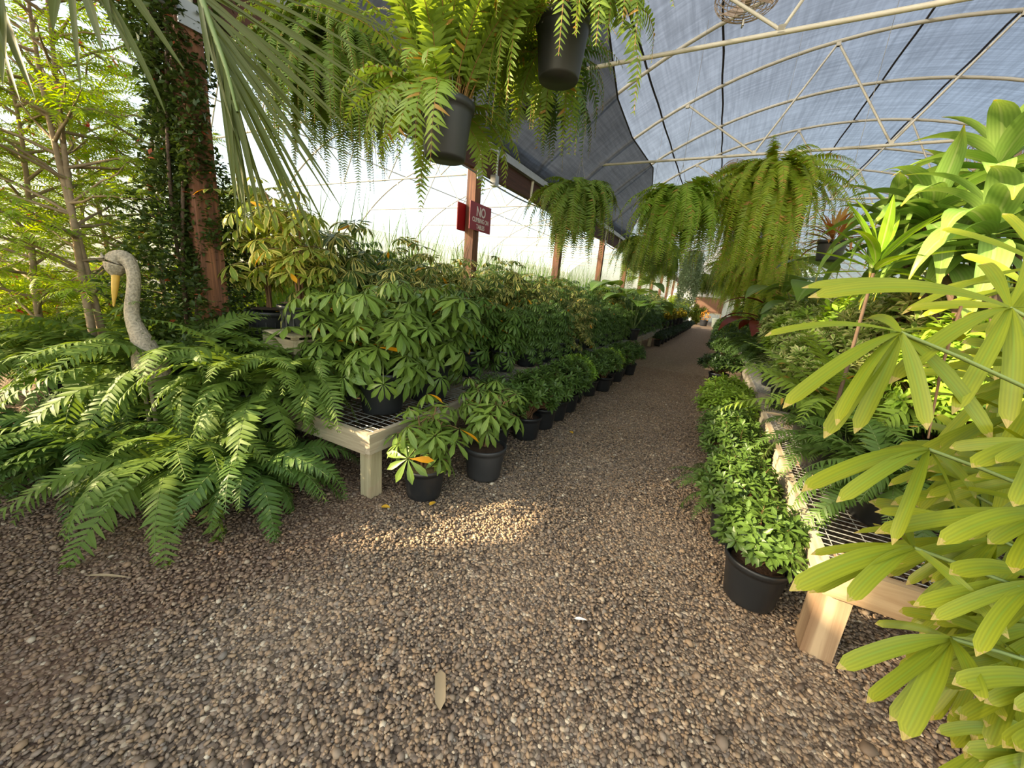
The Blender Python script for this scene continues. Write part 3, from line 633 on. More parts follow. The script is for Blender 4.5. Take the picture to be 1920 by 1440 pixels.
bf = Buf(); tube(bf, [(e[1], e[0], arcz(e[1], CX) - .05) for e in ed], .014, 5); obj('hem', bf.mesh('hem', G['strapm']), sh)

# beam, posts
bf = Buf(); boxb(bf, -3.56, -3.46, -1.9, 38, 3.12, 3.42)
bm_ = obj('timber_beam', bf.mesh('timber_beam', G['redy'], False)); tag(bm_, 'long dark red-brown beam carried by the row of timber posts', 'beam')
bf = Buf(); boxb(bf, -3.62, -3.40, -1.9, 38, 3.42, 3.45); boxb(bf, -3.64, -3.61, -1.9, 38, 3.42, 3.55); boxb(bf, -3.41, -3.38, -1.9, 38, 3.42, 3.55)
obj('gutter', bf.mesh('gutter', G['galv'], False), bm_)
bf = Buf(); tube(bf, [(-3.42, y, 3.03 + .03 * math.sin(y * 1.8)) for y in np.linspace(-1.9, 38, 90)], .012, 5)
tag(obj('electric_cable', bf.mesh('electric_cable', G['wire'])), 'thin grey cable running along below the timber beam', 'cable')
for k in range(11):
    y = 1.6 + 3.5 * k; bf = Buf(); boxb(bf, -3.58, -3.43, -.0, .15, 0, 3.12); 
    where = ['wrapped by the dark leafy vine', 'carrying the red signs', 'first behind the sign post', 'second behind the sign post'][k] if k < 4 else '%s behind the sign post' % ordn(k - 2)
    t = thing('timber_post', 'red-brown timber post %s' % where, 'post', (0, y - .1, 0), group='timber posts along the beam')
    obj('post', bf.mesh('post', G['red'], False), t)
    b2 = Buf(); boxb(b2, -3.60, -3.41, .01, .14, 2.98, 3.13); obj('bracket', b2.mesh('bracket', G['galv'], False), t)
# junction box and conduits by the sign post
bf = Buf(); boxb(bf, -3.455, -3.36, 5.42, 5.52, 2.99, 3.14); tube(bf, [(-3.38, 5.47, 3.1), (-3.38, 5.47, 3.62)], .02, 6)
tag(obj('junction_box', bf.mesh('junction_box', G['galv'])), 'small grey electrical box with upright conduit near the sign post top', 'electrical box')

# signs
def sign(x, y0, y1, z0, z1, label, txt):
    t = thing('warning_sign', label, 'sign', (x, (y0 + y1) / 2, z0))
    bf = Buf(); boxb(bf, -.006, .006, -(y1 - y0) / 2, (y1 - y0) / 2, 0, z1 - z0); obj('sign_plate', bf.mesh('sign_plate', G['signr'], False), t)
    if not txt: return t
    for s, size, zz, sx in txt:
        cu = bpy.data.curves.new('text', 'FONT'); cu.body = s; cu.size = size; cu.align_x = 'CENTER'; cu.extrude = .001; cu.offset = .0022 if size < .1 else .004
        to = bpy.data.objects.new('tmp', cu); C.objects.link(to)
        dg = bpy.context.evaluated_depsgraph_get(); me = bpy.data.meshes.new_from_object(to.evaluated_get(dg)); bpy.data.objects.remove(to)
        me.materials.clear(); me.materials.append(G['signw'])
        o = obj('lettering', me, t, (.008, 0, zz), (PI / 2, 0, PI / 2), (sx, 1, 1))
    return t
sign(-3.41, 4.86, 5.43, 2.28, 2.66, 'red sign lettered NO CLIMBING ON TABLES on the timber post', [('NO', .185, .205, .85), ('CLIMBING ON', .088, .118, .78), ('TABLES', .088, .028, .78)])
sign(-3.60, 4.82, 5.39, 2.26, 2.64, 'plain red back of a second sign on the far side of the sign post', None)

# ------------------------------------------------------------------ benches
def bench(x0, x1, y0, y1, label, front, mx='woodx', my='woody', mz='woodz', zt=.5, back=-1, lw=.10):
    # front: x of the aisle edge
    t = thing('slatted_bench', label, 'bench', ((x0 + x1) / 2, y0, 0), group='long timber benches'); ox = (x0 + x1) / 2
    def part(n, m, *b):
        bf = Buf(); boxb(bf, b[0] - ox, b[1] - ox, b[2] - y0, b[3] - y0, b[4], b[5]); o = obj(n, bf.mesh(n, G[m], False), t); return o
    part('side_board', my, x0, x0 + .042, y0 + .0, y1, zt - .14, zt); part('side_board', my, x1 - .042, x1, y0, y1, zt - .14, zt)
    part('end_board', mx, x0 + .043, x1 - .043, y0, y0 + .042, zt - .15, zt - .003); part('end_board', mx, x0 + .043, x1 - .043, y1 - .042, y1, zt - .15, zt - .003)
    for yy in (y0 + .045, (y0 + y1) / 2, y1 - .045 - lw):
        for xx in (x0 + .044, x1 - .044 - lw):
            part('leg', mz, xx, xx + lw, yy, yy + lw, 0, zt - .02)
        if yy != y0 + .045: part('cross_rail', mx, x0 + .044 + lw, x1 - .044 - lw, yy + .02, yy + .06, zt - .13, zt - .03)
    bf = Buf(); L_ = y1 - y0
    for y in np.arange(.06, L_ - .05, .05): tube(bf, [(x0 + .03 - ox, y, zt - .0), (x1 - .03 - ox, y, zt - .0)], .0028, 4)
    for x in np.arange(x0 + .08, x1 - .05, .15): tube(bf, [(x - ox, .02, zt - .006), (x - ox, L_ - .02, zt - .006)], .0028, 4)
    obj('wire_top', bf.mesh('wire_top', G['galv']), t); return t
yb = [1.62, 4.35, 7.3, 11.2, 15.2, 19.2, 23.2, 27.2]
for i in range(len(yb) - 1):
    w = 'weathered pine bench left of the aisle, ' + ('nearest, full of umbrella plants' if i == 0 else '%s back from the viewer' % ordn(i))
    bench(-3.25 + .02 * i, -1.83 + .035 * i, yb[i], yb[i + 1] - .02, w, -1.83)
yr = [1.86, 4.5, 8.4, 12.4, 16.4, 20.4, 24.4]
for i in range(len(yr) - 1):
    w = 'pine bench right of the aisle, ' + ('nearest, with fresh pale end board' if i == 0 else '%s back from the viewer' % ordn(i))
    bench(.57, 2.1, yr[i], yr[i + 1] - .02, w, .57, *(('pinex', 'woody', 'pinez') if i == 0 else ('woodx', 'woody', 'woodz')), lw=.12 if i == 0 else .1)
bench(-5.0, -3.7, 1.2, 4.6, 'low bench behind the vine post, half hidden by ferns', 0)

# ------------------------------------------------------------------ left bench plants
R = np.random.RandomState(11)
rows = [('front', [(-2.14, 2.02), (-2.10, 2.5), (-2.42, 3.0), (-2.4, 3.5), (-2.22, 4.02), (-2.15, 4.55), (-2.12, 5.05), (-2.10, 5.55), (-2.10, 6.1), (-2.08, 6.6), (-2.06, 7.15)] + [(-2.02 + .01 * k, 7.7 + .55 * k) for k in range(32)]),
        ('middle', [(-2.62, 1.95), (-2.6, 2.45)] + [(-2.72 if k < 4 else -2.55, 2.95 + .56 * k) for k in range(38)]),
        ('back', [(-3.02, 2.3 + .6 * k) for k in range(38)])]
kinds = {0: (UMB, 'green umbrella plant', 'broad finger leaves'), 1: (UMBV, 'variegated umbrella plant', 'cream-splashed leaves'), 2: (UMBD, 'fine-leaved umbrella plant', 'dense dark leaflets'), 3: (UMBL, 'light green umbrella plant', 'large glossy leaves'), 4: (PITY, 'yellow-green shrub', 'bright mounded leaves')}
for rn, lst in rows:
    for i, (x, y) in enumerate(lst):
        if rn == 'front': kd = 3 if i < 3 else (0 if i < 5 else (2 if i < 8 else (1 if i in (8, 9) else (2 if R.uniform() < .75 else 0)))); s = R.uniform(.95, 1.05) * (1.32 if i < 2 else 1.12 if i < 4 else 1.0)
        elif rn == 'middle': kd = (3 if i == 0 else 1 if i < 6 and i != 3 else R.choice([0, 1, 2, 2, 2])); s = R.uniform(1.15, 1.3)
        else: kd = (1 if i in (0, 2, 3, 5) else R.choice([0, 1, 2, 2, 0])); s = R.uniform(1.45, 1.6) * (1.0 if i > 1 else 1.05)
        if y > 20 and R.uniform() < .4: kd = 4
        P, nm, ds = kinds[kd]
        spawn(P[R.randint(len(P))], 'umbrella_plant' if kd != 4 else 'leafy_shrub', '%s, %s, left bench %s row, %s from near end' % (nm, ds, rn, ordn(i)), 'potted plant', (x, y, .505), R.uniform(0, 6.28), s, 'umbrella plants on the left bench', tagm=(i % 3 == 1 and rn == 'front'))
# elephant ears, croton near far end of left bench
def bigleaf(seed, n, h, L, w, mat, name, kind='corn', z0=.22, stemr=.007, e=(.4, 1.1), bendl=1.4, fold=.12):
    R_ = np.random.RandomState(seed); fo = Buf(); st = Buf()
    for k in range(n):
        az = k * 2.4 + R_.uniform(-.3, .3); el = R_.uniform(*e) ; pl = h * R_.uniform(.55, 1.0)
        p0 = np.array([.02 * math.cos(az), .02 * math.sin(az), z0]); d = np.array([math.cos(az) * math.cos(el + .25), math.sin(az) * math.cos(el + .25), math.sin(min(el + .25, 1.5))]); p1 = p0 + d * pl
        tube(st, [p0, (p0 + p1) / 2 + [0, 0, .03], p1], [stemr, stemr * .8, stemr * .6], 5)
        arch(fo, p1, az, el * .4, bendl, L * R_.uniform(.8, 1.15), w * R_.uniform(.85, 1.1), kind, 9, fold)
    return st, fo
EAR = P_(bigleaf(200, 9, .75, .6, .19, None, None, 'ovate', e=(.5, 1.3)), G['ear'], G['stemg'], extra=potp)
BROAD = P_(bigleaf(201, 26, .35, .45, .055, None, None, 'ovate', e=(.2, 1.3), bendl=1.0), G['broad'], G['stemg'], extra=potp)
REDL = P_(bigleaf(202, 14, .35, .38, .09, None, None, 'ovate', e=(.3, 1.2)), G['redl'], G['stemb'], extra=potp)
spawn(EAR, 'elephant_ear_plant', 'large pale green elephant ear leaves rising over the far left bench', 'potted plant', (-1.75, 9.6, .505), .5, 1.15)
spawn(EAR, 'elephant_ear_plant', 'large-leaved elephant ear plant behind its paler twin on the left bench', 'potted plant', (-2.3, 10.6, .505), 2.2, 1.5)
CRO = P_(shrub(205, .26, .5, 120, .09), G['croton'], G['stemb'], extra=potp)
for k in range(5): spawn(CRO, 'croton', 'yellow and green croton near the far end of the left bench, %s back' % ordn(k), 'potted plant', (-1.75 + .05 * k, 15.5 + 1.1 * k, .505), k * 1.3, 1.05, 'yellow crotons at the far end')

# pots on the ground, left
spawn(UMBG[0], 'umbrella_plant', 'small umbrella plant with bright bark mulch beside the near bench leg', 'potted plant', (-1.62, 1.92, .012), 0.6, 1.15)
spawn(UMBG[1], 'umbrella_plant', 'umbrella plant in scuffed black pot standing out on the gravel left of the aisle', 'potted plant', (-1.43, 2.42, .012), 2.2, 1.12)
gl = [(-1.66, 2.85), (-1.53, 3.28), (-1.52, 3.68), (-1.52, 4.05), (-1.52, 4.45), (-1.6, 4.95), (-1.55, 5.45), (-1.44, 5.9), (-1.5, 6.35), (-1.44, 6.8), (-1.38, 7.65), (-1.5, 7.3)]
for i, (x, y) in enumerate(gl):
    spawn(PITY[0] if i in (5, 8) else PIT[i % 4], 'mounded_shrub', 'glossy mounded shrub in black pot on gravel along left bench, %s past the umbrella plants' % ordn(i), 'potted plant', (x, y + .1, .012), i * 1.9, (1.2 if i < 7 else 1.15), 'shrubs in a row below the left bench', tagm=i in (1, 5, 7, 10))
for k in range(16):
    y = 13.6 + .8 * k; spawn(DARK[k % 2], 'mounded_shrub', 'low dark shrub on gravel by the far left bench, %s of the far group' % ordn(k), 'potted plant', (-1.62 + .015 * k, y, .012), k * 1.7, 1.0, 'dark shrubs by the far left bench')

# ------------------------------------------------------------------ big ferns at left
lf = [(-2.45, 1.22, .01, 0, 1.0, 'spilling onto the gravel beside the bench end'), (-2.80, 1.02, .01, 1, 1.0, 'front row, left of the one at the bench end'), (-3.35, .80, .01, 2, 1.1, 'front row, below the bird figure'), (-3.98, .66, .01, 0, .95, 'front row, near the left picture edge'),
      (-2.72, 1.42, .42, 3, 1.0, 'raised behind the bench-end fern'), (-3.25, 1.22, .46, 1, 1.05, 'raised right of the bird figure'), (-3.85, 1.12, .44, 2, 1.05, 'raised left of the bird figure'), (-4.55, .95, .40, 3, 1.0, 'raised at the far left edge'), (-2.6, 1.75, .505, 1, .85, 'on the bench corner'), (-2.98, 1.78, .505, 0, .85, 'on the bench under the ribbed pot')]
for x, y, z, k, s, w in lf:
    if .1 < z < .5:
        bf = Buf(); lathe(bf, [(0, z - .0), (.11, z), (.13, z - .02), (.16, .01), (.15, 0)], 20); o = obj('upturned_pot', bf.mesh('upturned_pot', G['pot']), None, (x, y, 0)); tag(o, 'upturned black pot under the fern %s' % w, 'pot')
    spawn(MAC[k] if z > .1 or k % 2 else MACG[k % 3], 'sword_fern', 'broad-fronded green sword fern %s' % w, 'fern', (x, y, z + .003), R.uniform(0, 6), s, 'sword ferns massed at the left')
# ribbed pot plant on a crate
bf = Buf()
for z in (.02, .2, .38): boxb(bf, -.19, .19, -.19, -.17, z, z + .1); boxb(bf, -.19, .19, .17, .19, z, z + .1); boxb(bf, -.19, -.17, -.17, .17, z, z + .1); boxb(bf, .17, .19, -.17, .17, z, z + .1)
for a in (-1, 1):
    for b_ in (-1, 1): boxb(bf, a * .15 - .02, a * .15 + .02, b_ * .15 - .02, b_ * .15 + .02, 0, .5)
boxb(bf, -.19, .19, -.19, .19, .5, .515)
vp = pix(540, 600, 2.9)
o = obj('wooden_crate', bf.mesh('wooden_crate', G['woodx'], False), None, (vp[0], vp[1] + .1, .51)); tag(o, 'slatted crate raising the ribbed pot above the bench', 'crate')
spawn(UMBY[0], 'umbrella_plant', 'yellow variegated umbrella plant in ribbed grey pot above the ferns', 'potted plant', (vp[0], vp[1] + .1, 1.028), .4, 1.0)
p = pix(455, 560, 3.1); spawn(UMBY[1], 'umbrella_plant', 'tall yellow variegated umbrella plant behind the ribbed pot, beside the vine', 'potted plant', (p[0], p[1] + .2, .9), 2.0, 1.15)
bf = Buf(); lathe(bf, [(0, .9), (.14, .9), (.15, .88), (.2, .01), (0, 0)], 20); tag(obj('upturned_tub', bf.mesh('upturned_tub', G['pot']), None, (p[0], p[1] + .2, 0)), 'tall upturned tub under the yellow umbrella plant by the vine', 'tub')

# ------------------------------------------------------------------ vine on the first post
def vine():
    R_ = np.random.RandomState(5); P = []; n = 26000
    z = R_.uniform(.5, 3.3, n); a = R_.uniform(0, 2 * PI, n); rad = (.24 + .10 * np.sin(z * 2.1 + .6) + .13 * np.sin(a * 2 + z * 3.3) + .06 * np.sin(a * 5 - z * 7)) * R_.uniform(.2, 1.0, n) ** .5 * np.interp(z, [0, .8, 1.7, 2.3, 3.3], [1.5, 1.6, 1.35, .95, .85])
    P = np.stack([rad * np.cos(a), rad * np.sin(a), z], 1) + np.stack([-.10 * (z - 1.6) * 0 , 0 * z, 0 * z], 1)
    return cloud(5, P, .045, T_SM, 1, .012)
vb = pix(345, 330, 2.75)
t = thing('climbing_vine', 'dark small-leaved vine climbing the nearest timber post', 'vine', (vb[0], vb[1], 0))
obj('foliage', vine().mesh('foliage', G['vine']), t)
bf = Buf()
for k in range(6):
    zz = np.linspace(0, 3.3, 16); a = k * 1.05; tube(bf, np.stack([.09 * np.cos(a + zz * 1.3), .09 * np.sin(a + zz * 1.3), zz], 1), .012, 5)
obj('stems', bf.mesh('stems', G['barkd']), t)

# ------------------------------------------------------------------ bird figure
bp = pix(262, 600, 2.4); t = thing('bird_figure', 'pale speckled long-necked bird figure with yellow beak among the ferns', 'garden figure', (bp[0], bp[1], 0))
def skinmesh(name, pts, rad, mat, sides=12, sub=True):
    bf = Buf(); tt = np.linspace(0, 1, len(pts)); q = np.linspace(0, 1, len(pts) * 4)
    pp = np.stack([np.interp(q, tt, np.array(pts)[:, i]) for i in range(3)], 1)
    for _ in range(3): pp[1:-1] = (pp[:-2] + 2 * pp[1:-1] + pp[2:]) / 4
    rr_ = np.interp(q, tt, rad); 
    for _ in range(2): rr_[1:-1] = (rr_[:-2] + 2 * rr_[1:-1] + rr_[2:]) / 4
    tube(bf, pp, rr_, sides); return bf.mesh(name, mat)
def px(u, v, dd=2.4): return pix(u, v, dd) - np.array([bp[0], bp[1], 0])
body = [px(300, 722), px(296, 715), px(285, 690), px(268, 640), px(250, 605), px(246, 580), px(250, 550), px(252, 520), px(246, 495), px(232, 482), px(219, 490), px(216, 508), px(216, 520)]
obj('body', skinmesh('body', body, [.01, .07, .10, .055, .04, .036, .034, .033, .036, .05, .066, .052, .012], G['stone']), t)
obj('beak', skinmesh('beak', [px(217, 516), px(215, 545), px(213, 575)], [.022, .018, .004], G['beak'], 8), t)
for s in (-1, 1):
    bf = Buf(); e_ = px(206, 486, 2.37); tube(bf, [e_, e_ + np.array([-.02, 0, .035])], [.014, .003], 6); obj('crest', bf.mesh('crest', G['stone']), t, (0, s * .03, 0))
bf = Buf()
for s in (-.05, .05): tube(bf, [px(272, 700) + [s, 0, -.05], np.array([px(272, 700)[0] + s, px(272, 700)[1], .0])], .012, 6)
obj('legs', bf.mesh('legs', G['stone']), t)

# ------------------------------------------------------------------ left background trees and bushes
print('trees')
TR = [P_(ftree(300, 3.1, .9, 26, 17, lx=-.3, ly=.1, trunks=2, fl=.24, pinl=.05), G['tree'], G['bark'], name='leaves', sname='trunk', extra=()),
      P_(ftree(301, 2.6, .9, 34, 24, trunks=1, fl=.26, pinl=.055, z1=.2), G['tree'], G['bark'], name='leaves', sname='trunk'),
      P_(ftree(302, 2.9, .95, 34, 24, trunks=1, fl=.26, pinl=.055, z1=.2), G['tree'], G['bark'], name='leaves', sname='trunk')]
BU = [P_(bushg(310, .6, 1.5, 11000, .085), G['bush'], G['bark'], extra=()), P_(bushg(311, .65, 1.5, 11000, .085), G['bushg'], G['barkd']), P_(bushg(312, .55, 2.0, 9000, .07), G['bush'], G['bark'])]
tp = pix(170, 590, 2.9)
spawn(TR[0], 'feathery_tree', 'slender twin-trunked tree with feathery yellow-green leaves beside the bird figure', 'tree', (tp[0] + .02, tp[1], 0), 0, 1.05)
tl = [(-4.9, 1.0, 1, 1.05, 'just behind the twin-trunked tree'), (-4.7, 1.75, 2, .9, 'right behind the vine-wrapped post'), (-5.2, .35, 1, 1.0, 'at the left edge behind the sword ferns'), (-5.6, 1.6, 2, 1.0, 'between the bird figure and the white wall'), (-6.6, .6, 0, 1.0, 'farther back at the left edge'), (-6.3, 3.0, 1, .95, 'farther behind the vine-wrapped post'), (-7.2, 1.9, 2, 1.1, 'deep in the left bay, third of the back ones'), (-6.1, .25, 1, 1.15, 'deep in the left bay against the picture edge')]
for x, y, k, s, w in tl: spawn(TR[k], 'feathery_tree', 'feathery-leaved young tree %s' % w, 'tree', (x, y, 0), x * 3, s, 'young trees in the left bay')
bl = [(-4.9, .1, 0, .85), (-5.6, -.2, 1, .85), (-4.75, 1.55, 1, .9), (-5.3, 2.3, 0, 1.0), (-6.3, 1.3, 0, 1.0), (-6.9, .2, 2, .9), (-7.6, 1.4, 0, 1.1), (-6.0, 4.0, 0, 1.05), (-7.2, 3.2, 2, 1.0), (-8.4, 2.4, 0, 1.2), (-7.4, 5.2, 2, 1.0), (-6.3, 6.2, 2, 1.05), (-5.4, 7.4, 0, 1.25), (-8.6, 4.6, 1, 1.3), (-9.6, 1.2, 0, 1.3), (-7.6, 8.0, 2, 1.1), (-5.6, 9.6, 1, 1.2), (-6.8, 11, 2, 1.1), (-9.6, 7.6, 0, 1.4), (-5.0, 12.4, 2, 1.0), (-6.2, 14.5, 1, 1.2), (-4.9, 17, 2, 1.0), (-5.6, 3.3, 2, 1.05), (-5.3, 5.2, 2, 1.0), (-4.6, 6.4, 2, .95), (-4.7, 8.3, 0, 1.3), (-4.6, 10.4, 2, 1.0), (-7.0, 6.6, 0, 1.5)]
bl = sorted(bl, key=lambda b_: b_[0] ** 2 + b_[1] ** 2)
for i, (x, y, k, s) in enumerate(bl):
    w = 'left of the vine post' if y < 2.8 else 'seen past the timber posts'
    spawn(BU[k], 'garden_shrub', '%s shrub in the left bay, %s, %s in distance' % (['sunlit yellow-green', 'mid green bushy', 'tall airy yellow-green'][k], w, ordn(i)), 'shrub', (x, y, 0), i * 1.1, s, 'shrubs in the left bay')
# red blooms as small flower heads
for i, (u, v, d) in enumerate([(55, 595, 3.4), (36, 580, 3.6), (117, 548, 4.0), (10, 500, 3.6), (100, 520, 4.2), (152, 86, 3.2), (222, 208, 3.3), (168, 240, 3.4), (57, 248, 3.5), (258, 268, 3.4), (280, 352, 3.3)]):
    fo = Buf(); c = pix(u, v, d); Rb = np.random.RandomState(i); D = rdir(9, Rb); inst(fo, T_SM[0], np.zeros((9, 3)), D, [0, 0, 1.], .05)
    tag(obj('red_flower', fo.mesh('red_flower', G['bloom']), None, c), 'small red flower in the left bay greenery, %s' % ['lowest at the left edge', 'just above and left of the lowest one', 'low, right of the others by the trunk', 'by the left picture edge at mid height', 'low among the bright shrubs', 'topmost, near the roof pipes', 'high, left of the vine', 'high on the trunk', 'by the left edge, upper part', 'beside the vine, upper part', 'beside the vine at mid height'][i], 'flower', 'red flowers in the left bay')
# tall grasses behind the bench
GR = []
for s in range(3):
    Rg = np.random.RandomState(330 + s); fo = Buf()
    for k in range(120): arch(fo, (Rg.normal() * .1, Rg.normal() * .1, .2), Rg.uniform(0, 6.28), Rg.uniform(1.25, 1.56), Rg.uniform(.05, .7), Rg.uniform(.7, 1.25), .007, 'grass', 7, .1)
    GR.append(potp + [('blades', fo.mesh('blades', G['grass']))])
for i in range(14):
    spawn(GR[i % 3], 'tall_grass', 'upright tufted grass behind the left bench, %s from the near end' % ordn(i), 'grass', (-3.85 - .25 * (i % 2), 2.6 + .75 * i, .0), i, 1.72, 'tall grasses behind the left bench')
# ------------------------------------------------------------------ hanging plants
print('hanging')
def hanger(t, ztop, r_=.14, zr=.27, scale=1.0, dx=0, dy=0):
    bf = Buf(); top = np.array([0, 0, zr + .42])
    for k in range(3):
        a = k * 2 * PI / 3 + .4; tube(bf, [(r_ * math.cos(a), r_ * math.sin(a), zr - .02), top], .0022, 4)
    end = np.array([dx, dy, (ztop - t.location.z) / scale]); tube(bf, [top, top + (end - top) * .5, end], .0022, 4)
    obj('hanger', bf.mesh('hanger', G['wire']), t)
def mixfern(seed, groups, lm, sm, extra=HANG):
    R_ = np.random.RandomState(seed); fo = Buf(); st = Buf()
    for nf, L, pl, n, e, bend, azr in groups:
        for k in range(nf):
            az = R_.uniform(*azr); rr = R_.uniform(.02, .12)
            frondc(fo, st, (rr * math.cos(az), rr * math.sin(az), .25), az, R_.uniform(*e), R_.uniform(*bend), L * R_.uniform(.7, 1.1), pl, n, T_PIN, R_, -1.5, .0028, .5)
    return P_((st, fo), lm, sm, name='fronds', sname='stalks', extra=extra)
full = (0, 2 * PI)
HP1 = mixfern(401, [(150, .8, .085, 26, (1.1, 1.52), (.2, 1.4), full), (20, .62, .085, 20, (-.1, .7), (1.6, 2.8), (.2, 4.2)), (3, .7, .095, 22, (-.3, .3), (1.4, 2.0), (-2.3, -1.9)), (3, .5, .085, 20, (-.1, .5), (1.4, 2.4), (-.1, .4))], G['machol'], G['stemr'])
HP2 = mixfern(402, [(90, .6, .085, 24, (1.1, 1.5), (.3, 1.5), full), (44, .78, .085, 26, (-.1, .8), (2.0, 3.2), (-.25, 4.0)), (5, .75, .085, 26, (.3, .8), (1.6, 2.6), (-2.6, -1.9))], G['machol'], G['stemr'])
c = pix(836, 245, 2.0); t = spawn(HP1, 'hanging_fern', 'hanging sword fern with rusty stalks in black pot, nearest above the umbrella plants', 'hanging plant', (c[0], c[1], c[2] - .14), 1.0, 1.0); hanger(t, 4.1)
c = pix(1052, 95, 2.0); t = spawn(HP2, 'hanging_fern', 'hanging sword fern with sunlit trailing fronds, black pot highest in view', 'hanging plant', (c[0], c[1], c[2] - .14), 2.0, 1.0); hanger(t, 4.1)
c = pix(985, 215, 3.0); t = spawn(MACG[0][:2] + mixfern(403, [(60, .8, .09, 26, (0, 1.2), (1.8, 3.0), full)], G['machod'], G['stemr'], extra=())[:], 'hanging_fern', 'deep green hanging fern in shade behind the two nearest hanging pots', 'hanging plant', (c[0], c[1], c[2]), 2.0, 1.0); hanger(t, 4.4)
c = pix(628, 165, 2.6); t = spawn(BOSD[0], 'hanging_fern', 'huge dark fine-leaved hanging fern beside the timber beam, left of the pots', 'hanging plant', (c[0], c[1], c[2] - .05), 0, .95); hanger(t, 3.5)
for (u, v, d, pr, s, lab) in [(1082, 375, 4.6, BOS[1], .92, 'hanging fern against the dark shade cloth, left of the two biggest'), (1268, 385, 5.2, BOS[0], 1.02, 'bushy green hanging fern, middle of the aisle'), (1440, 350, 5.2, BOSY[0], .85, 'largest hanging fern, yellowing long fronds right of the middle'), (1208, 465, 8.2, BOS[1], 1.15, 'darker hanging fern low behind the middle one'),
                          (1440, 500, 8.4, BOSY[0], .95, 'yellowing hanging fern directly below and behind the largest'), (1240, 480, 10.5, BOS[0], 1.1, 'hanging fern left of the silver trailing plant'), (1370, 505, 12.5, BOS[1], 1.3, 'far hanging fern right of the silver trailing plant'), (1322, 525, 14, BOS[1], 1.0, 'small far hanging fern just right of the silver trailing plant'), (1365, 530, 18, BOS[0], 1.3, 'farthest hanging fern above the end of the aisle'), (1400, 470, 10.5, BOS[0], 1.2, 'green hanging fern behind the largest one')]:
    c = pix(u, v, d); t = spawn(pr, 'hanging_fern', lab, 'hanging plant', (c[0], c[1], c[2] - .2 * s), u * .37, s); hanger(t, min(arcz(c[0], CX) - .03, 4.9), scale=s)
# silver trailing plant
Rp = np.random.RandomState(9); P = []; st = Buf()
for k in range(90):
    a = Rp.uniform(0, 2 * PI); r_ = .14 + .12 * Rp.uniform(); Ls = Rp.uniform(.75, 1.45); zz = np.linspace(.25, .25 - Ls, 44); rr_ = np.minimum(.1 + (.25 - zz) * 1.5, r_)
    q = np.stack([rr_ * np.cos(a) + .01 * np.sin(zz * 20 + k), rr_ * np.sin(a), zz], 1); P.append(q); tube(st, q[::4], .002, 3)
fo = cloud(9, np.concatenate(P), .05, T_SM, 2, .012)
c = pix(1300, 492, 9.5); t = spawn(HANG + [('stems', st.mesh('stems', G['stemg'])), ('foliage', fo.mesh('foliage', G['pearl']))], 'trailing_plant', 'silver-grey trailing plant hanging over the far aisle', 'hanging plant', (c[0], c[1], c[2]), 0, 1.0); hanger(t, 5.2)

# ------------------------------------------------------------------ fans
def fan(loc, rz, tilt, s, label):
    t = thing('circulation_fan', label, 'fan', loc, rz, s, 'round ceiling fans'); t.rotation_euler = (tilt, 0, rz)
    bf = Buf(); a = np.linspace(0, 2 * PI, 33)
    for zz, rr_ in [(-.07, .10), (-.085, .16), (-.09, .2), (-.09, .24), (-.08, .28), (-.06, .32), (-.03, .345), (0, .35), (.03, .345), (.06, .32), (.08, .28), (.09, .24), (.09, .2), (.085, .15)]:
        tube(bf, np.stack([rr_ * np.cos(a), rr_ * np.sin(a), 0 * a + zz], 1), .0045, 4)
    for k in range(10):
        b_ = k * PI / 5; g = np.linspace(-PI / 2, PI / 2, 11); tube(bf, np.stack([(.06 + .29 * np.cos(g)) * math.cos(b_), (.06 + .29 * np.cos(g)) * math.sin(b_), .09 * np.sin(g)], 1), .0035, 4)
    obj('cage', bf.mesh('cage', G['rust']), t)
    bf = Buf(); lathe(bf, [(0, -.09), (.06, -.085), (.07, 0), (.07, .14), (.0, .16)], 16); obj('motor', bf.mesh('motor', G['fanb']), t)
    for k in range(3):
        bf = Buf(); ps = []; 
        for rr_ in (.06, .15, .24, .31):
            for da in (-.35, 0, .35):
                w_ = da * (1 + rr_); ps.append((rr_ * math.cos(w_ + k * 2.094), rr_ * math.sin(w_ + k * 2.094), da * .1))
        bf.add(ps, [(i * 3 + j, i * 3 + j + 1, i * 3 + j + 4, i * 3 + j + 3) for i in range(3) for j in range(2)]); obj('blade', bf.mesh('blade', G['fanb']), t)
    bf = Buf(); tube(bf, [(0, .36, 0), (.0, .3, -.12), (0, 0, -.13), (0, -.3, -.12), (0, -.36, 0), (0, -.42, 0.05), (0, -.5, .05)], .011, 6); obj('bracket', bf.mesh('bracket', G['pipe']), t)
c = pix(1402, -8, 4.05); fan((c[0], c[1], c[2]), .1, 1.15, .9, 'round caged fan at the top edge, nearest under the roof')
c = pix(1378, 325, 9.2); fan((c[0], c[1], c[2]), .1, 1.4, .95, 'round caged fan behind the two big hanging ferns')
c = pix(1862, 288, 5.6); fan((c[0], c[1], c[2]), .1, 1.3, 1.0, 'round caged fan half hidden by the corn plant')

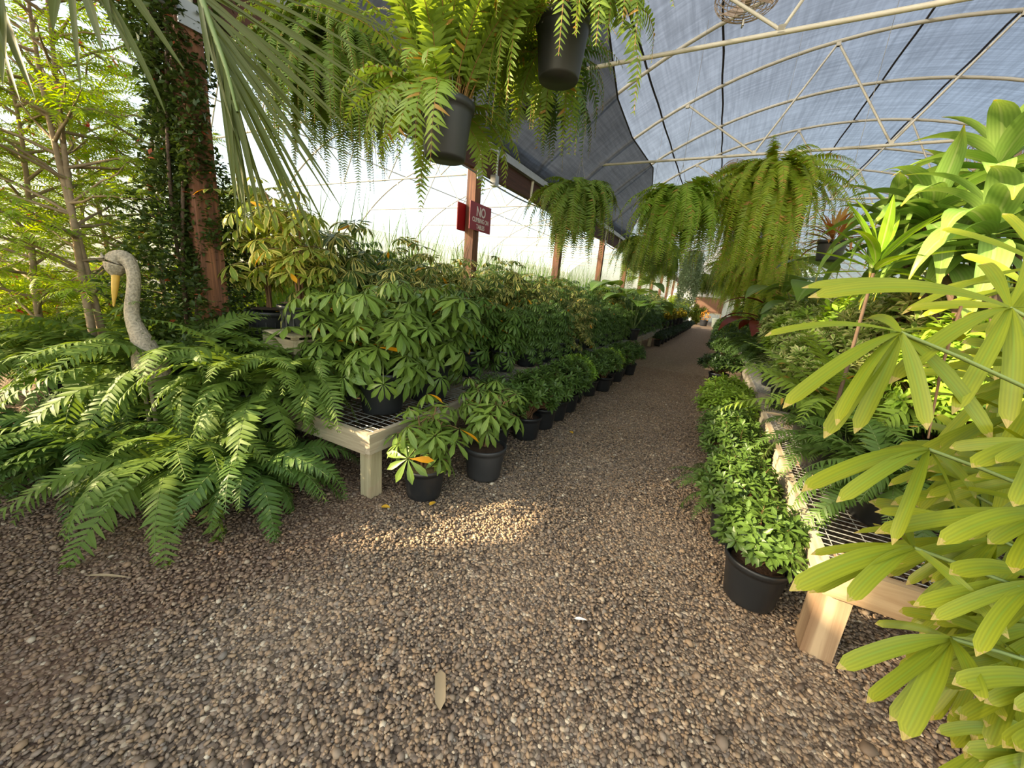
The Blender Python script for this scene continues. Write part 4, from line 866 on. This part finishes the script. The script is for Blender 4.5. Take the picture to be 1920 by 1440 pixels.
# ------------------------------------------------------------------ right side plants
print('right')
SP = []
Rg = np.random.RandomState(500); fo = Buf()
for k in range(60): arch(fo, (.03 * math.cos(k), .03 * math.sin(k), .2), k * 2.4, Rg.uniform(.3, 1.3), Rg.uniform(1.2, 2.3), Rg.uniform(.25, .42), .011, 'lance', 8, .3)
SPID = potp + [('leaves', fo.mesh('leaves', G['spid']))]
def rosette(seed, n, L, w, z0, e, bend, kind, fold=.3, rad=.02, tiers=.12):
    R_ = np.random.RandomState(seed); fo = Buf()
    for k in range(n):
        f = k / n; az = k * 2.4 + R_.uniform(-.3, .3); el = e[0] + (e[1] - e[0]) * f
        arch(fo, (rad * math.cos(az), rad * math.sin(az), z0 + tiers * f), az, el + R_.uniform(-.12, .12), R_.uniform(*bend) * (1.1 - .5 * f), L * R_.uniform(.8, 1.1) * (1 - .25 * f), w * R_.uniform(.85, 1.1), kind, 10, fold, sway=R_.uniform(-.3, .3))
    return fo
Rr = np.random.RandomState(77)
def put(pr, nm, lab, x, y, z=.505, s=1.0, grp=None, cat='potted plant', tg=False): return spawn(pr, nm, lab, cat, (x, y, z), Rr.uniform(0, 6.28), s, grp, tg)
put(MACS[0], 'sword_fern', 'green sword fern on the near end of the right bench, by the wire top', .90, 2.42, s=1.0, cat='fern')
put(MACS[1], 'sword_fern', 'green sword fern arching over the right bench edge, second from the near end', .86, 2.95, s=1.05, cat='fern')
put(MACS[0], 'sword_fern', 'green sword fern behind the bench-edge ferns, below the lady palm', 1.35, 2.6, s=1.1, cat='fern')
put(BROAD, 'broad_leaf_plant', 'dark broad-leaved plant under the palm leaves, nearer of two', 1.42, 2.08, s=1.1)
put(BROAD, 'broad_leaf_plant', 'dark broad-leaved plant under the palm leaves, farther right', 1.85, 2.35, s=1.3)
put(MACL[0], 'sword_fern', 'sunlit yellow-green fern with a tall frond leaning over the aisle', .98, 3.35, s=1.15, cat='fern')
put(MACL[1], 'sword_fern', 'sunlit yellow-green fern behind the strap-leaved plant', 1.5, 3.3, s=1.2, cat='fern')
nm = {0: (PITV, 'cream-edged shrub'), 1: (PITG, 'bright yellow-green shrub')}
sp_ = [(.86, 3.8, 0, .95), (.9, 4.25, 1, .9), (1.3, 3.9, 0, 1.35), (1.25, 4.5, 1, 1.3), (1.75, 3.7, 0, 1.5), (1.7, 4.3, 0, 1.5), (1.35, 3.1, 1, 1.15), (.98, 5.3, 0, 1.0), (1.4, 5.1, 0, 1.4), (1.85, 5.0, 1, 1.5), (1.0, 5.85, 1, 1.1), (1.5, 5.8, 0, 1.45), (1.0, 6.5, 0, 1.2), (1.6, 6.6, 1, 1.5), (1.9, 3.0, 1, 1.3)]
for i, (x, y, k, s) in enumerate(sp_):
    put(nm[k][0][i % len(nm[k][0])], 'leafy_shrub', '%s on the right bench, %s, %s counting away from the viewer' % (nm[k][1], 'aisle edge' if x < 1.1 else ('middle row' if x < 1.6 else 'back row'), ordn(i)), x, y, s=s * 1.15, grp='bright shrubs on the right bench')
put(SPID, 'spider_plant', 'striped spider plant in black pot at the aisle edge of the right bench', .80, 4.75, s=1.25)
put(SPID, 'spider_plant', 'striped spider plant behind the first, farther along the right bench', .82, 6.1, s=1.1)
put(REDL, 'maroon_leaf_plant', 'maroon-leaved plant on the right bench toward the far end', .98, 8.9, s=2.0)
put(EAR, 'elephant_ear_plant', 'grey-green large-leaved plant beneath the largest hanging fern', 1.5, 7.4, s=1.7)
kk = [(PIT, 'dark green shrub'), (UMBD, 'fine-leaved umbrella plant'), ([BROAD], 'broad-leaved plant'), (PITG, 'yellow-green shrub'), ([EAR], 'large-leaved plant'), (MACG, 'green fern')]
for i in range(26):
    y = 7.2 + .68 * i; k = Rr.choice([0, 0, 1, 2, 3, 5]); put(kk[k][0][i % len(kk[k][0])], 'leafy_plant', '%s in the aisle-side row of the far right benches, %s back' % (kk[k][1], ordn(i)), .88, y, s=Rr.uniform(.95, 1.25), grp='aisle-side plants of the far right benches')
    if i % 1 == 0: k = Rr.choice([1, 2, 3, 4, 1]); put(kk[k][0][i % len(kk[k][0])], 'leafy_plant', '%s in the back row of the far right benches, %s back' % (kk[k][1], ordn(i)), 1.6, y + .2, s=Rr.uniform(1.3, 1.7), grp='back-row plants of the far right benches')
# on the gravel at right
bigpot = [('pot', potmesh(.155, .125, .26, G['pot'])), ('soil', SOIL)]
bs = P_(shrub(520, .24, .33, 130, .07, z0=.24), G['pit'], G['stemb'], extra=bigpot)
put(bs, 'mounded_shrub', 'glossy dark shrub in large black pot beside the near right bench leg', .42, 2.14, z=.012, s=.95, tg=True)
put(PIT[1], 'mounded_shrub', 'glossy green shrub behind the large black pot by the right bench', .33, 2.66, z=.012, s=1.0)
put(MACS[1], 'sword_fern', 'small green fern in pot reaching a frond over the gravel at right', .34, 2.98, z=.012, s=.85, cat='fern')
put(PIT[2], 'mounded_shrub', 'glossy green shrub with pale veins, third of the right gravel row', .32, 3.4, z=.012, s=1.05)
put(PIT[3], 'mounded_shrub', 'green shrub just in front of the sunlit yellow ones at right', .28, 3.95, z=.012, s=1.05)
put(PITY[0], 'mounded_shrub', 'sunlit yellow-green shrub on the gravel at right, nearer', .26, 4.55, z=.012, s=1.2)
put(PITY[1], 'mounded_shrub', 'sunlit yellow-green shrub on the gravel at right, farther', .28, 5.3, z=.012, s=1.2)
put(DARK[0], 'mounded_shrub', 'lone dark low mound of leaves beyond the yellow shrubs', .22, 8.0, z=.012, s=1.35)
for i in range(16):
    put(DARK[i % 2] if i % 3 else PIT[i % 4], 'mounded_shrub', 'dark green shrub at the foot of the far right benches, %s back' % ordn(i), .34, 10.4 + .95 * i, z=.012, s=1.5, grp='dark shrubs by the far right benches')
# bushes behind the right benches
for i, (x, y, k, s) in enumerate([(2.75, 2.9, 0, .95), (2.7, 4.0, 1, 1.0), (3.3, 3.4, 2, .9), (2.8, 5.2, 0, 1.15), (3.5, 4.7, 2, 1.0), (2.7, 6.5, 1, 1.1), (3.5, 6.3, 0, 1.2), (2.8, 8, 2, .95), (3.4, 9, 0, 1.2), (2.8, 10.4, 1, 1.2), (2.9, 12.5, 0, 1.3), (2.9, 15, 1, 1.3), (2.9, 18, 0, 1.4), (2.6, 21, 1, 1.5)]):
    put(BU[k], 'garden_shrub', '%s shrub behind the right benches, %s counting back' % (['sunlit yellow-green', 'mid green', 'tall airy'][k], ordn(i)), x, y, z=0, s=s, grp='shrubs behind the right benches', cat='shrub')

# strap-leaved plant and corn plants
def stalked(name, label, cat, P, heads, leafm, seed, n, L, w, e, bend, kind, zbase=.505, fold=.25, stalkr=.022):
    t = thing(name, label, cat, (P[0], P[1], zbase)); Pv = np.array([P[0], P[1], zbase])
    obj('pot', POT, t); obj('soil', SOIL, t)
    for i, h in enumerate(heads):
        h = np.array(h) - Pv; bf = Buf(); s_ = np.linspace(0, 1, 8)[:, None]; b0 = np.array([.02 * i - .02, .01 * i, .2])
        tube(bf, b0 + (h - b0) * np.concatenate([s_ ** 1.3, s_ ** 1.3, s_], 1), np.linspace(stalkr, stalkr * .7, 8), 7); obj('stalk', bf.mesh('stalk', G['barkd']), t)
        fo = rosette(seed + i, n, L, w, 0, e, bend, kind, fold); o = obj('leaf_rosette', fo.mesh('leaf_rosette', leafm), t, tuple(h))
    return t
hc = pix(1638, 512, 2.15)
stalked('strap_leaf_plant', 'strap-leaved plant with upright glossy leaves above the sunlit shrubs', 'potted plant', (hc[0] + .05, hc[1] + .05), [hc], G['lily'], 600, 18, .42, .026, (.0, 1.45), (.3, 1.0), 'lance', stalkr=.012)
h1 = pix(1862, 335, 2.1); h2 = pix(1735, 425, 2.25); h3 = pix(1850, 455, 1.9); h4 = pix(1800, 400, 2.5)
stalked('corn_plant', 'tall corn plant with broad drooping striped leaves at the right edge', 'potted plant', (1.38, 2.75), [h1, h2, h3, h4, pix(1668, 452, 2.6), pix(1905, 420, 2.2), pix(1770, 500, 2.3)], G['drac'], 610, 24, .58, .058, (-.35, 1.3), (1.1, 2.4), 'corn', fold=.35)
# red-tipped hanging bromeliad
c = pix(1562, 452, 3.9); t = thing('bromeliad', 'hanging staghorn-like plant with red-tipped leaves, right of the largest fern', 'hanging plant', tuple(c))
obj('pot', POTS, t, (0, 0, -.2)); fo = rosette(620, 46, .36, .02, -.03, (-.2, 1.4), (.2, 1.6), 'lance', .3, .04); obj('leaves', fo.mesh('leaves', G['brom']), t); hanger(t, 5.0, zr=0)

# ------------------------------------------------------------------ lady palm in the right foreground
print('palm')
def nearpalm():
    bx, by = 1.22, 1.22
    t = thing('lady_palm', 'bright yellow-green lady palm with blunt-tipped finger leaves filling the right foreground', 'potted palm', (bx, by, .012)); B = np.array([bx, by, .012])
    obj('pot', potmesh(.19, .15, .32, G['pot']), t); obj('soil', soilmesh(.17, .32, G['soil']), t)
    fans = [((1893, 577, .95), [(1515, 558, .95), (1503, 540, 1.02), (1667, 720, .85), (1785, 777, .85), (1888, 803, .85), (1950, 700, .9), (1990, 600, 1.0), (1700, 580, 1.15), (1842, 495, 1.15), (1925, 480, 1.15)]),
            ((1688, 623, .88), [(1433, 631, .9), (1468, 766, .82), (1568, 798, .78), (1602, 813, .84), (1738, 806, .78), (1860, 826, .85), (1545, 822, .86), (1800, 640, 1.0), (1620, 600, 1.05)]),
            ((1740, 842, .86), [(1503, 922, .8), (1568, 942, .76), (1673, 1022, .78), (1540, 905, .9), (1830, 935, .9), (1795, 965, .92), (1640, 850, 1.0)]),
            ((1713, 1027, .84), [(1480, 1108, .78), (1517, 1112, .82), (1588, 1128, .74), (1520, 1040, .9), (1892, 1198, .74), (1800, 1100, .9), (1690, 960, 1.0), (1640, 985, 1.0)]),
            ((1783, 1197, .82), [(1568, 1253, .76), (1625, 1318, .74), (1668, 1352, .8), (1692, 1388, .7), (1838, 1315, .7), (1885, 1352, .78), (1640, 1170, .9), (1700, 1240, .86), (1900, 1240, .85)]),
            ((1950, 832, .78), [(1822, 877, .72), (1868, 869, .7), (1780, 840, .85), (1900, 950, .72), (1990, 960, .75)]),
            ((1975, 965, .78), [(1757, 1022, .7), (1640, 1000, .85), (1795, 915, .9), (1852, 1020, .74), (1680, 990, .9), (1900, 1075, .7)]),
            ((1955, 1090, .8), [(1780, 1077, .74), (1712, 1136, .78), (1745, 1162, .76), (1830, 1231, .7), (1862, 1183, .76), (1935, 1200, .72)]),
            ((1985, 1285, .78), [(1785, 1283, .72), (1845, 1318, .74), (1800, 1350, .78), (1900, 1330, .72), (1960, 1400, .7)]),
            ((2010, 1350, .74), [(1880, 1402, .66), (1905, 1408, .64), (1960, 1460, .66)]),
            ((1985, 690, .9), [(1770, 690, .95), (1820, 742, .92), (1800, 660, 1.0), (1880, 850, .88), (1960, 840, .85)]),
            ((1900, 1020, 1.05), [(1640, 960, 1.1), (1600, 1000, 1.1), (1650, 1070, 1.0), (1720, 1140, 1.0), (1860, 1150, 1.0), (1780, 930, 1.15)]),
            ((1960, 500, 1.1), [(1690, 590, 1.15), (1760, 430, 1.2), (1850, 640, 1.05), (1880, 400, 1.2), (1930, 650, 1.0)])]
    Rz = np.random.RandomState(71)
    for (u, v, d) in [(1880, 720, 1.25), (1960, 620, 1.3), (1830, 930, 1.2), (1930, 900, 1.15), (1990, 1010, 1.0), (1860, 1100, 1.1), (1960, 1180, 1.0), (1900, 1290, .95), (1990, 800, 1.05), (1800, 1010, 1.25), (1930, 540, 1.3), (1990, 1420, .9), (1850, 1190, 1.05), (1910, 1230, .85), (1930, 1370, .85), (1870, 1010, 1.0), (1900, 780, 1.0), (1980, 900, .85), (1840, 850, 1.3), (1960, 720, 1.0)]:
        tl_ = []
        for k in range(9):
            a = Rz.uniform(1.3, 4.2); L_ = Rz.uniform(130, 215); tl_.append((u + math.cos(a) * L_, v + math.sin(a) * L_ * .8 + 25, d + Rz.uniform(-.1, .12)))
        fans.append(((u, v, d), tl_))
    Rq = np.random.RandomState(700); vn = norm(np.array([-.35, -.65, .75]))
    for i, (cc, tips) in enumerate(fans):
        c = pix(*cc) - B; o = obj('fan_leaf', None, t)
        fo = Buf()
        for (u, v, d) in tips:
            e = pix(u, v, d) - B; Ls = np.linalg.norm(e - c); mid = (c + e) / 2 + np.array([0, 0, .13 * Ls]) + Rq.normal(size=3) * .006
            s = np.linspace(0, 1, 13)[:, None]; pts = c * (1 - s) ** 2 + mid * 2 * s * (1 - s) + e * s ** 2; T = norm(e - c)
            side = norm(np.cross(T, vn + Rq.normal(size=3) * .22)); w = min(.017, .008 + Ls * .03) * Rq.uniform(.72, 1.12)
            ribbon(fo, pts, w, 'fan', .28, side, twist=1e-4)
        me = fo.mesh('fan_leaf', G['palm']); bpy.data.objects.remove(o); obj('fan_leaf', me, t)
        bf = Buf(); base = np.array([Rq.uniform(-.08, .08), Rq.uniform(-.08, .08), max(.35, min(c[2] * .75, 1.0))]); m_ = (base + c) / 2 + [0, 0, .08]
        s = np.linspace(0, 1, 9)[:, None]; tube(bf, base * (1 - s) ** 2 + m_ * 2 * s * (1 - s) + c * s ** 2, .0045, 5)
        obj('petiole', bf.mesh('petiole', G['stemg']), t)
        bf = Buf(); tube(bf, [(base[0] * .8, base[1] * .8, .28), tuple(base)], .011, 6); obj('cane', bf.mesh('cane', G['barkd']), t)
    bf = Buf(); tube(bf, [pix(1802, 575, .95) - B, pix(1765, 690, .9) - B, pix(1740, 822, .88) - B], [.0035, .003, .002], 5); obj('dead_stalk', bf.mesh('dead_stalk', G['stemb']), t)
nearpalm()

# long palm fronds hanging in from the top left
PB = np.array([-1.75, -.5, 0.0])
palmt = thing('palm_tree', 'palm behind the viewer whose long narrow fronds hang in at the top left', 'palm tree', tuple(PB))
bf = Buf(); tube(bf, [(0, 0, 0), (.02, .01, .9), (.01, .03, 1.8), (.03, .05, 2.55)], [.085, .06, .055, .065], 12); obj('trunk', bf.mesh('trunk', G['bark']), palmt)
def topfrond(rach, leaves, wid):
    B = PB; t = palmt
    bf = Buf(); R0 = [pix(*q) - B for q in rach]; s = np.linspace(0, len(R0) - 1, 16); RP = np.stack([np.interp(s, range(len(R0)), np.array(R0)[:, i]) for i in range(3)], 1)
    tube(bf, np.concatenate([[np.array([.03, .05, 2.5])], RP]), np.linspace(.014, .004, 17), 6); fr = obj('frond', bf.mesh('frond', G['stemg']), t)
    fo = Buf(); Rq = np.random.RandomState(int(abs(rach[0][0]))); vn = -np.array([M[0, 2], M[1, 2], M[2, 2]])
    for k, (f, tip) in enumerate(leaves):
        c = RP[min(int(f * 15), 15)]; e = pix(*tip) - B; Ls = np.linalg.norm(e - c); mid = (c + e) / 2 + np.array([0, 0, .05 * Ls]) + Rq.normal(size=3) * .01
        q = np.linspace(0, 1, 13)[:, None]; pts = c * (1 - q) ** 2 + mid * 2 * q * (1 - q) + e * q ** 2
        side = norm(np.cross(norm(e - c), vn + np.array([.3, 0, .4]) + Rq.normal(size=3) * .35)); ribbon(fo, pts, wid * Rq.uniform(.7, 1.15), 'lance' if k % 2 else 'grass', .35, side, twist=1e-4)
    obj('leaflets', fo.mesh('leaflets', G['frond']), fr)
L1 = [(.02, (790, 95, 1.5)), (.04, (740, 60, 1.5)), (.06, (765, 150, 1.45)), (.10, (735, 190, 1.42)), (.14, (745, 240, 1.4)), (.18, (700, 225, 1.4)), (.24, (690, 275, 1.38)), (.3, (650, 245, 1.38)), (.36, (655, 330, 1.35)), (.42, (625, 300, 1.35)), (.46, (640, 390, 1.34)), (.5, (600, 345, 1.33)), (.56, (618, 440, 1.32)), (.6, (600, 470, 1.3)), (.66, (585, 400, 1.3)), (.72, (590, 490, 1.3)), (.8, (560, 440, 1.3)), (.88, (545, 400, 1.3)), (.95, (520, 430, 1.3)),
      (.5, (470, 400, 1.25)), (.55, (462, 440, 1.25)), (.62, (480, 450, 1.25)), (.7, (455, 380, 1.25)), (.8, (475, 340, 1.25)), (.3, (420, 180, 1.2)), (.35, (440, 250, 1.2)), (.45, (452, 300, 1.22)), (.9, (490, 420, 1.25)), (.98, (500, 400, 1.25)), (.2, (395, 160, 1.2)), (.68, (468, 420, 1.24)), (.75, (458, 330, 1.24))] + [(.02 + .05 * k, (700 + 14 * math.sin(k * 2.1) - 9 * k, 40 + 34 * k, 1.5 - .015 * k)) for k in range(13)] + [(.3 + .05 * k, (455 + 8 * math.sin(k * 3.3), 300 + 17 * k, 1.22)) for k in range(10)]
topfrond([(345, -70, 1.3), (375, -10, 1.28), (400, 60, 1.25), (425, 130, 1.22), (445, 210, 1.22)], L1, .0095)
L2 = [(.3, (310, 212, 1.15)), (.15, (192, 98, 1.1)), (.1, (152, 168, 1.1)), (.2, (250, 120, 1.15)), (.6, (345, 130, 1.2)), (.05, (100, 60, 1.1)), (.45, (215, 60, 1.15))]
topfrond([(120, -60, 1.15), (180, -40, 1.15), (240, -40, 1.15), (330, -50, 1.2)], L2, .013)
L3 = [(.5, (38, 190, 1.05)), (.7, (66, 185, 1.05)), (.2, (10, 110, 1.0)), (.9, (5, 160, 1.0))]
topfrond([(-60, -60, 1.05), (-20, -30, 1.05), (10, -10, 1.05)], L3, .015)

# ------------------------------------------------------------------ end of the aisle
ye = 33.0
bf = Buf(); boxb(bf, -.62, 1.35, 0, .06, 0, 1.15); g_ = pixY(1335, 572, ye); t = thing('wooden_bin', 'large weathered red-brown board bin closing the far end of the aisle', 'bin', (g_[0] - .6, ye, 0))
obj('front_panel', bf.mesh('front_panel', G['boxw'], False), t, (0, 0, .85)); bf = Buf()
for x in (-.6, 1.29): boxb(bf, x, x + .06, -.03, .09, 0, 2.05)
obj('posts', bf.mesh('posts', G['boxw'], False), t); bf = Buf(); boxb(bf, -.66, 1.4, -.04, .0, .82, .9); boxb(bf, -.66, 1.4, -.04, .0, 1.98, 2.05); obj('trim_rails', bf.mesh('trim_rails', G['woodx'], False), t)
g_ = pixY(1343, 601, 30.0); bf = Buf(); lathe(bf, [(0, 0), (.22, 0), (.29, .6), (.31, .62), (.28, .62), (.0, .5)], 20)
tag(obj('bucket', bf.mesh('bucket', G['buck']), None, (g_[0], 30, .002)), 'pale green bucket standing on the gravel at the end of the aisle', 'bucket')
t = thing('flowering_plant', 'orange-flowered plant in dark pot beside the far bucket', 'potted plant', (g_[0] - .75, 30.4, .002)); obj('pot', POTD, t, scale=1.8)
fo = cloud(640, rdir(60, np.random.RandomState(1)) * .28 + [0, 0, .75], .14, T_SM, 2); obj('flowers', fo.mesh('flowers', G['orange']), t)
bf = Buf(); xs = np.arange(-4.9, 3.2, .04); V = [(x, .0 + .05 * math.sin(x * 2 * PI / .34), z) for x in xs for z in (0, 3.4)]
bf.add(V, [(2 * i, 2 * i + 2, 2 * i + 3, 2 * i + 1) for i in range(len(xs) - 1)])
o = obj('corrugated_panel', bf.mesh('corrugated_panel', G['white']), None, (-.4, 34.5, 1.8), (-.5, -.9, 0)); tag(o, 'white corrugated sheet slanting up behind the silver trailing plant', 'panel')
for i, (x, s) in enumerate([(-2.3, 1.5), (-1.3, 1.2), (1.4, 1.4), (2.4, 1.7), (-3.2, 1.7)]): put(BU[i % 2], 'garden_shrub', 'green shrub closing the far end of the house, %s from the left' % ordn([1, 2, 3, 4, 0][i]), x, 31.5 + .2 * i, z=0, s=s, grp='shrubs at the far end', cat='shrub')

# small litter on the gravel
for i, (u, v, rz, L) in enumerate([(845, 1300, 1.9, .11), (205, 1090, .5, .17), (720, 920, 0, .05)]): pass
def bit(u, v, label, mat, L, w, rz, nm, cat, kind='lance'):
    d = M @ np.array([u - 960, v - 720, F]); p = d * (-H / d[2]); fo = Buf(); arch(fo, (0, 0, .02), 0, .12, .3, L, w, kind, 6, .3); tag(obj(nm, fo.mesh(nm, mat), None, (p[0], p[1], .012), (0, 0, rz)), label, cat)
bit(715, 958, 'fallen yellow leaf on the gravel beside the small umbrella plant', G['petal'], .06, .02, .4, 'fallen_leaf', 'leaf')
bit(805, 955, 'fallen yellow leaf lying in front of the mulched pot', G['petal'], .055, .018, 1.4, 'fallen_leaf', 'leaf')
bit(1073, 818, 'single yellow fallen leaf by the row of shrubs', G['petal'], .07, .02, 2.4, 'fallen_leaf', 'leaf')
bit(1075, 1170, 'pale curled dry leaf in the middle of the gravel', G['label'], .06, .008, .4, 'dry_leaf', 'leaf')
bit(825, 1268, 'dry straw-coloured palm scrap on the foreground gravel', G['straw'], .15, .02, -.9, 'dry_palm_scrap', 'plant debris', 'strap')
bit(160, 1090, 'dry curved twig leaf on the gravel at far left', G['straw'], .22, .008, .5, 'dry_leaf', 'leaf')

# unseen plants added behind and left of the viewer to shade the foreground
for i, (x, y, k, s) in enumerate([(-3.6, -1.4, 0, 1.15), (-4.4, -1.2, 1, 1.3), (-3.4, -2.4, 1, 1.2), (-2.3, -2.2, 0, 1.0), (-5.2, -.9, 1, 1.1), (-2.8, -3.4, 1, 1.4), (-1.2, -2.6, 1, 1.0), (-4.4, -2.6, 0, 1.5), (-1.6, -3.8, 0, 1.3), (-.2, -3.4, 1, 1.1)]):
    put(BU[k], 'garden_shrub', 'unseen leafy shrub added for shade behind the viewer, %s in the group' % ordn(i), x, y, z=0, s=s, grp='added shade shrubs behind the viewer', cat='shrub')

# ------------------------------------------------------------------ unseen cloth screen added to block the sun, holes cut for sun patches
bf = Buf()
for (y0, y1, z0, z1) in [(-9, -3.05, 0, 6.2), (-3.05, -1.75, 0, 3.6), (-1.75, -.75, 0, 1.3), (-1.75, -.75, 2.5, 3.6), (-.75, -.6, 0, 3.6), (-.6, -.25, 0, 1.15), (-.6, -.25, 1.75, 3.6), (-.25, -.12, 0, 3.6)]:
    bf.add([(-5, y0, z0), (-5, y1, z0), (-5, y1, z1), (-5, y0, z1)], [(0, 1, 2, 3)])
struct('added_sun_screen', bf.mesh('added_sun_screen', G['shade'], False))
# ------------------------------------------------------------------ light
SUNV = norm(np.array([-.72, -.62, .43]))
sun = bpy.data.lights.new('sun', 'SUN'); sun.energy = 9.0; sun.color = (1.0, .80, .50); sun.angle = .012
so = bpy.data.objects.new('sun', sun); C.objects.link(so); so.rotation_euler = Vector(SUNV).to_track_quat('Z', 'Y').to_euler()
w = bpy.data.worlds.new('world'); sc.world = w; w.use_nodes = True; nt = w.node_tree; nt.nodes.clear()
out = nt.nodes.new('ShaderNodeOutputWorld'); bg = nt.nodes.new('ShaderNodeBackground'); sky = nt.nodes.new('ShaderNodeTexSky')
sky.sky_type = 'NISHITA'; sky.sun_disc = False; sky.sun_elevation = math.radians(28); sky.sun_rotation = math.atan2(SUNV[0], SUNV[1]); sky.air_density = 1.2; sky.dust_density = 1.5; sky.ozone_density = 1
hs = nt.nodes.new('ShaderNodeHueSaturation'); hs.inputs['Saturation'].default_value = .75
nt.links.new(sky.outputs[0], hs.inputs['Color'])
wt = nt.nodes.new('ShaderNodeMix'); wt.data_type = 'RGBA'; wt.blend_type = 'MULTIPLY'; wt.inputs[0].default_value = 1; wt.inputs[7].default_value = (1.0, .88, .69, 1); nt.links.new(hs.outputs[0], wt.inputs[6]); nt.links.new(wt.outputs[2], bg.inputs[0]); nt.links.new(bg.outputs[0], out.inputs[0]); bg.inputs[1].default_value = .42
vs = sc.view_settings; vs.view_transform = 'Standard'; vs.look = 'None'; vs.gamma = 1; vs.use_curve_mapping = False; vs.exposure = 1.2
sc.cycles.max_bounces = 6; sc.cycles.transparent_max_bounces = 8; sc.cycles.diffuse_bounces = 3; sc.cycles.sample_clamp_indirect = 6
print('done')
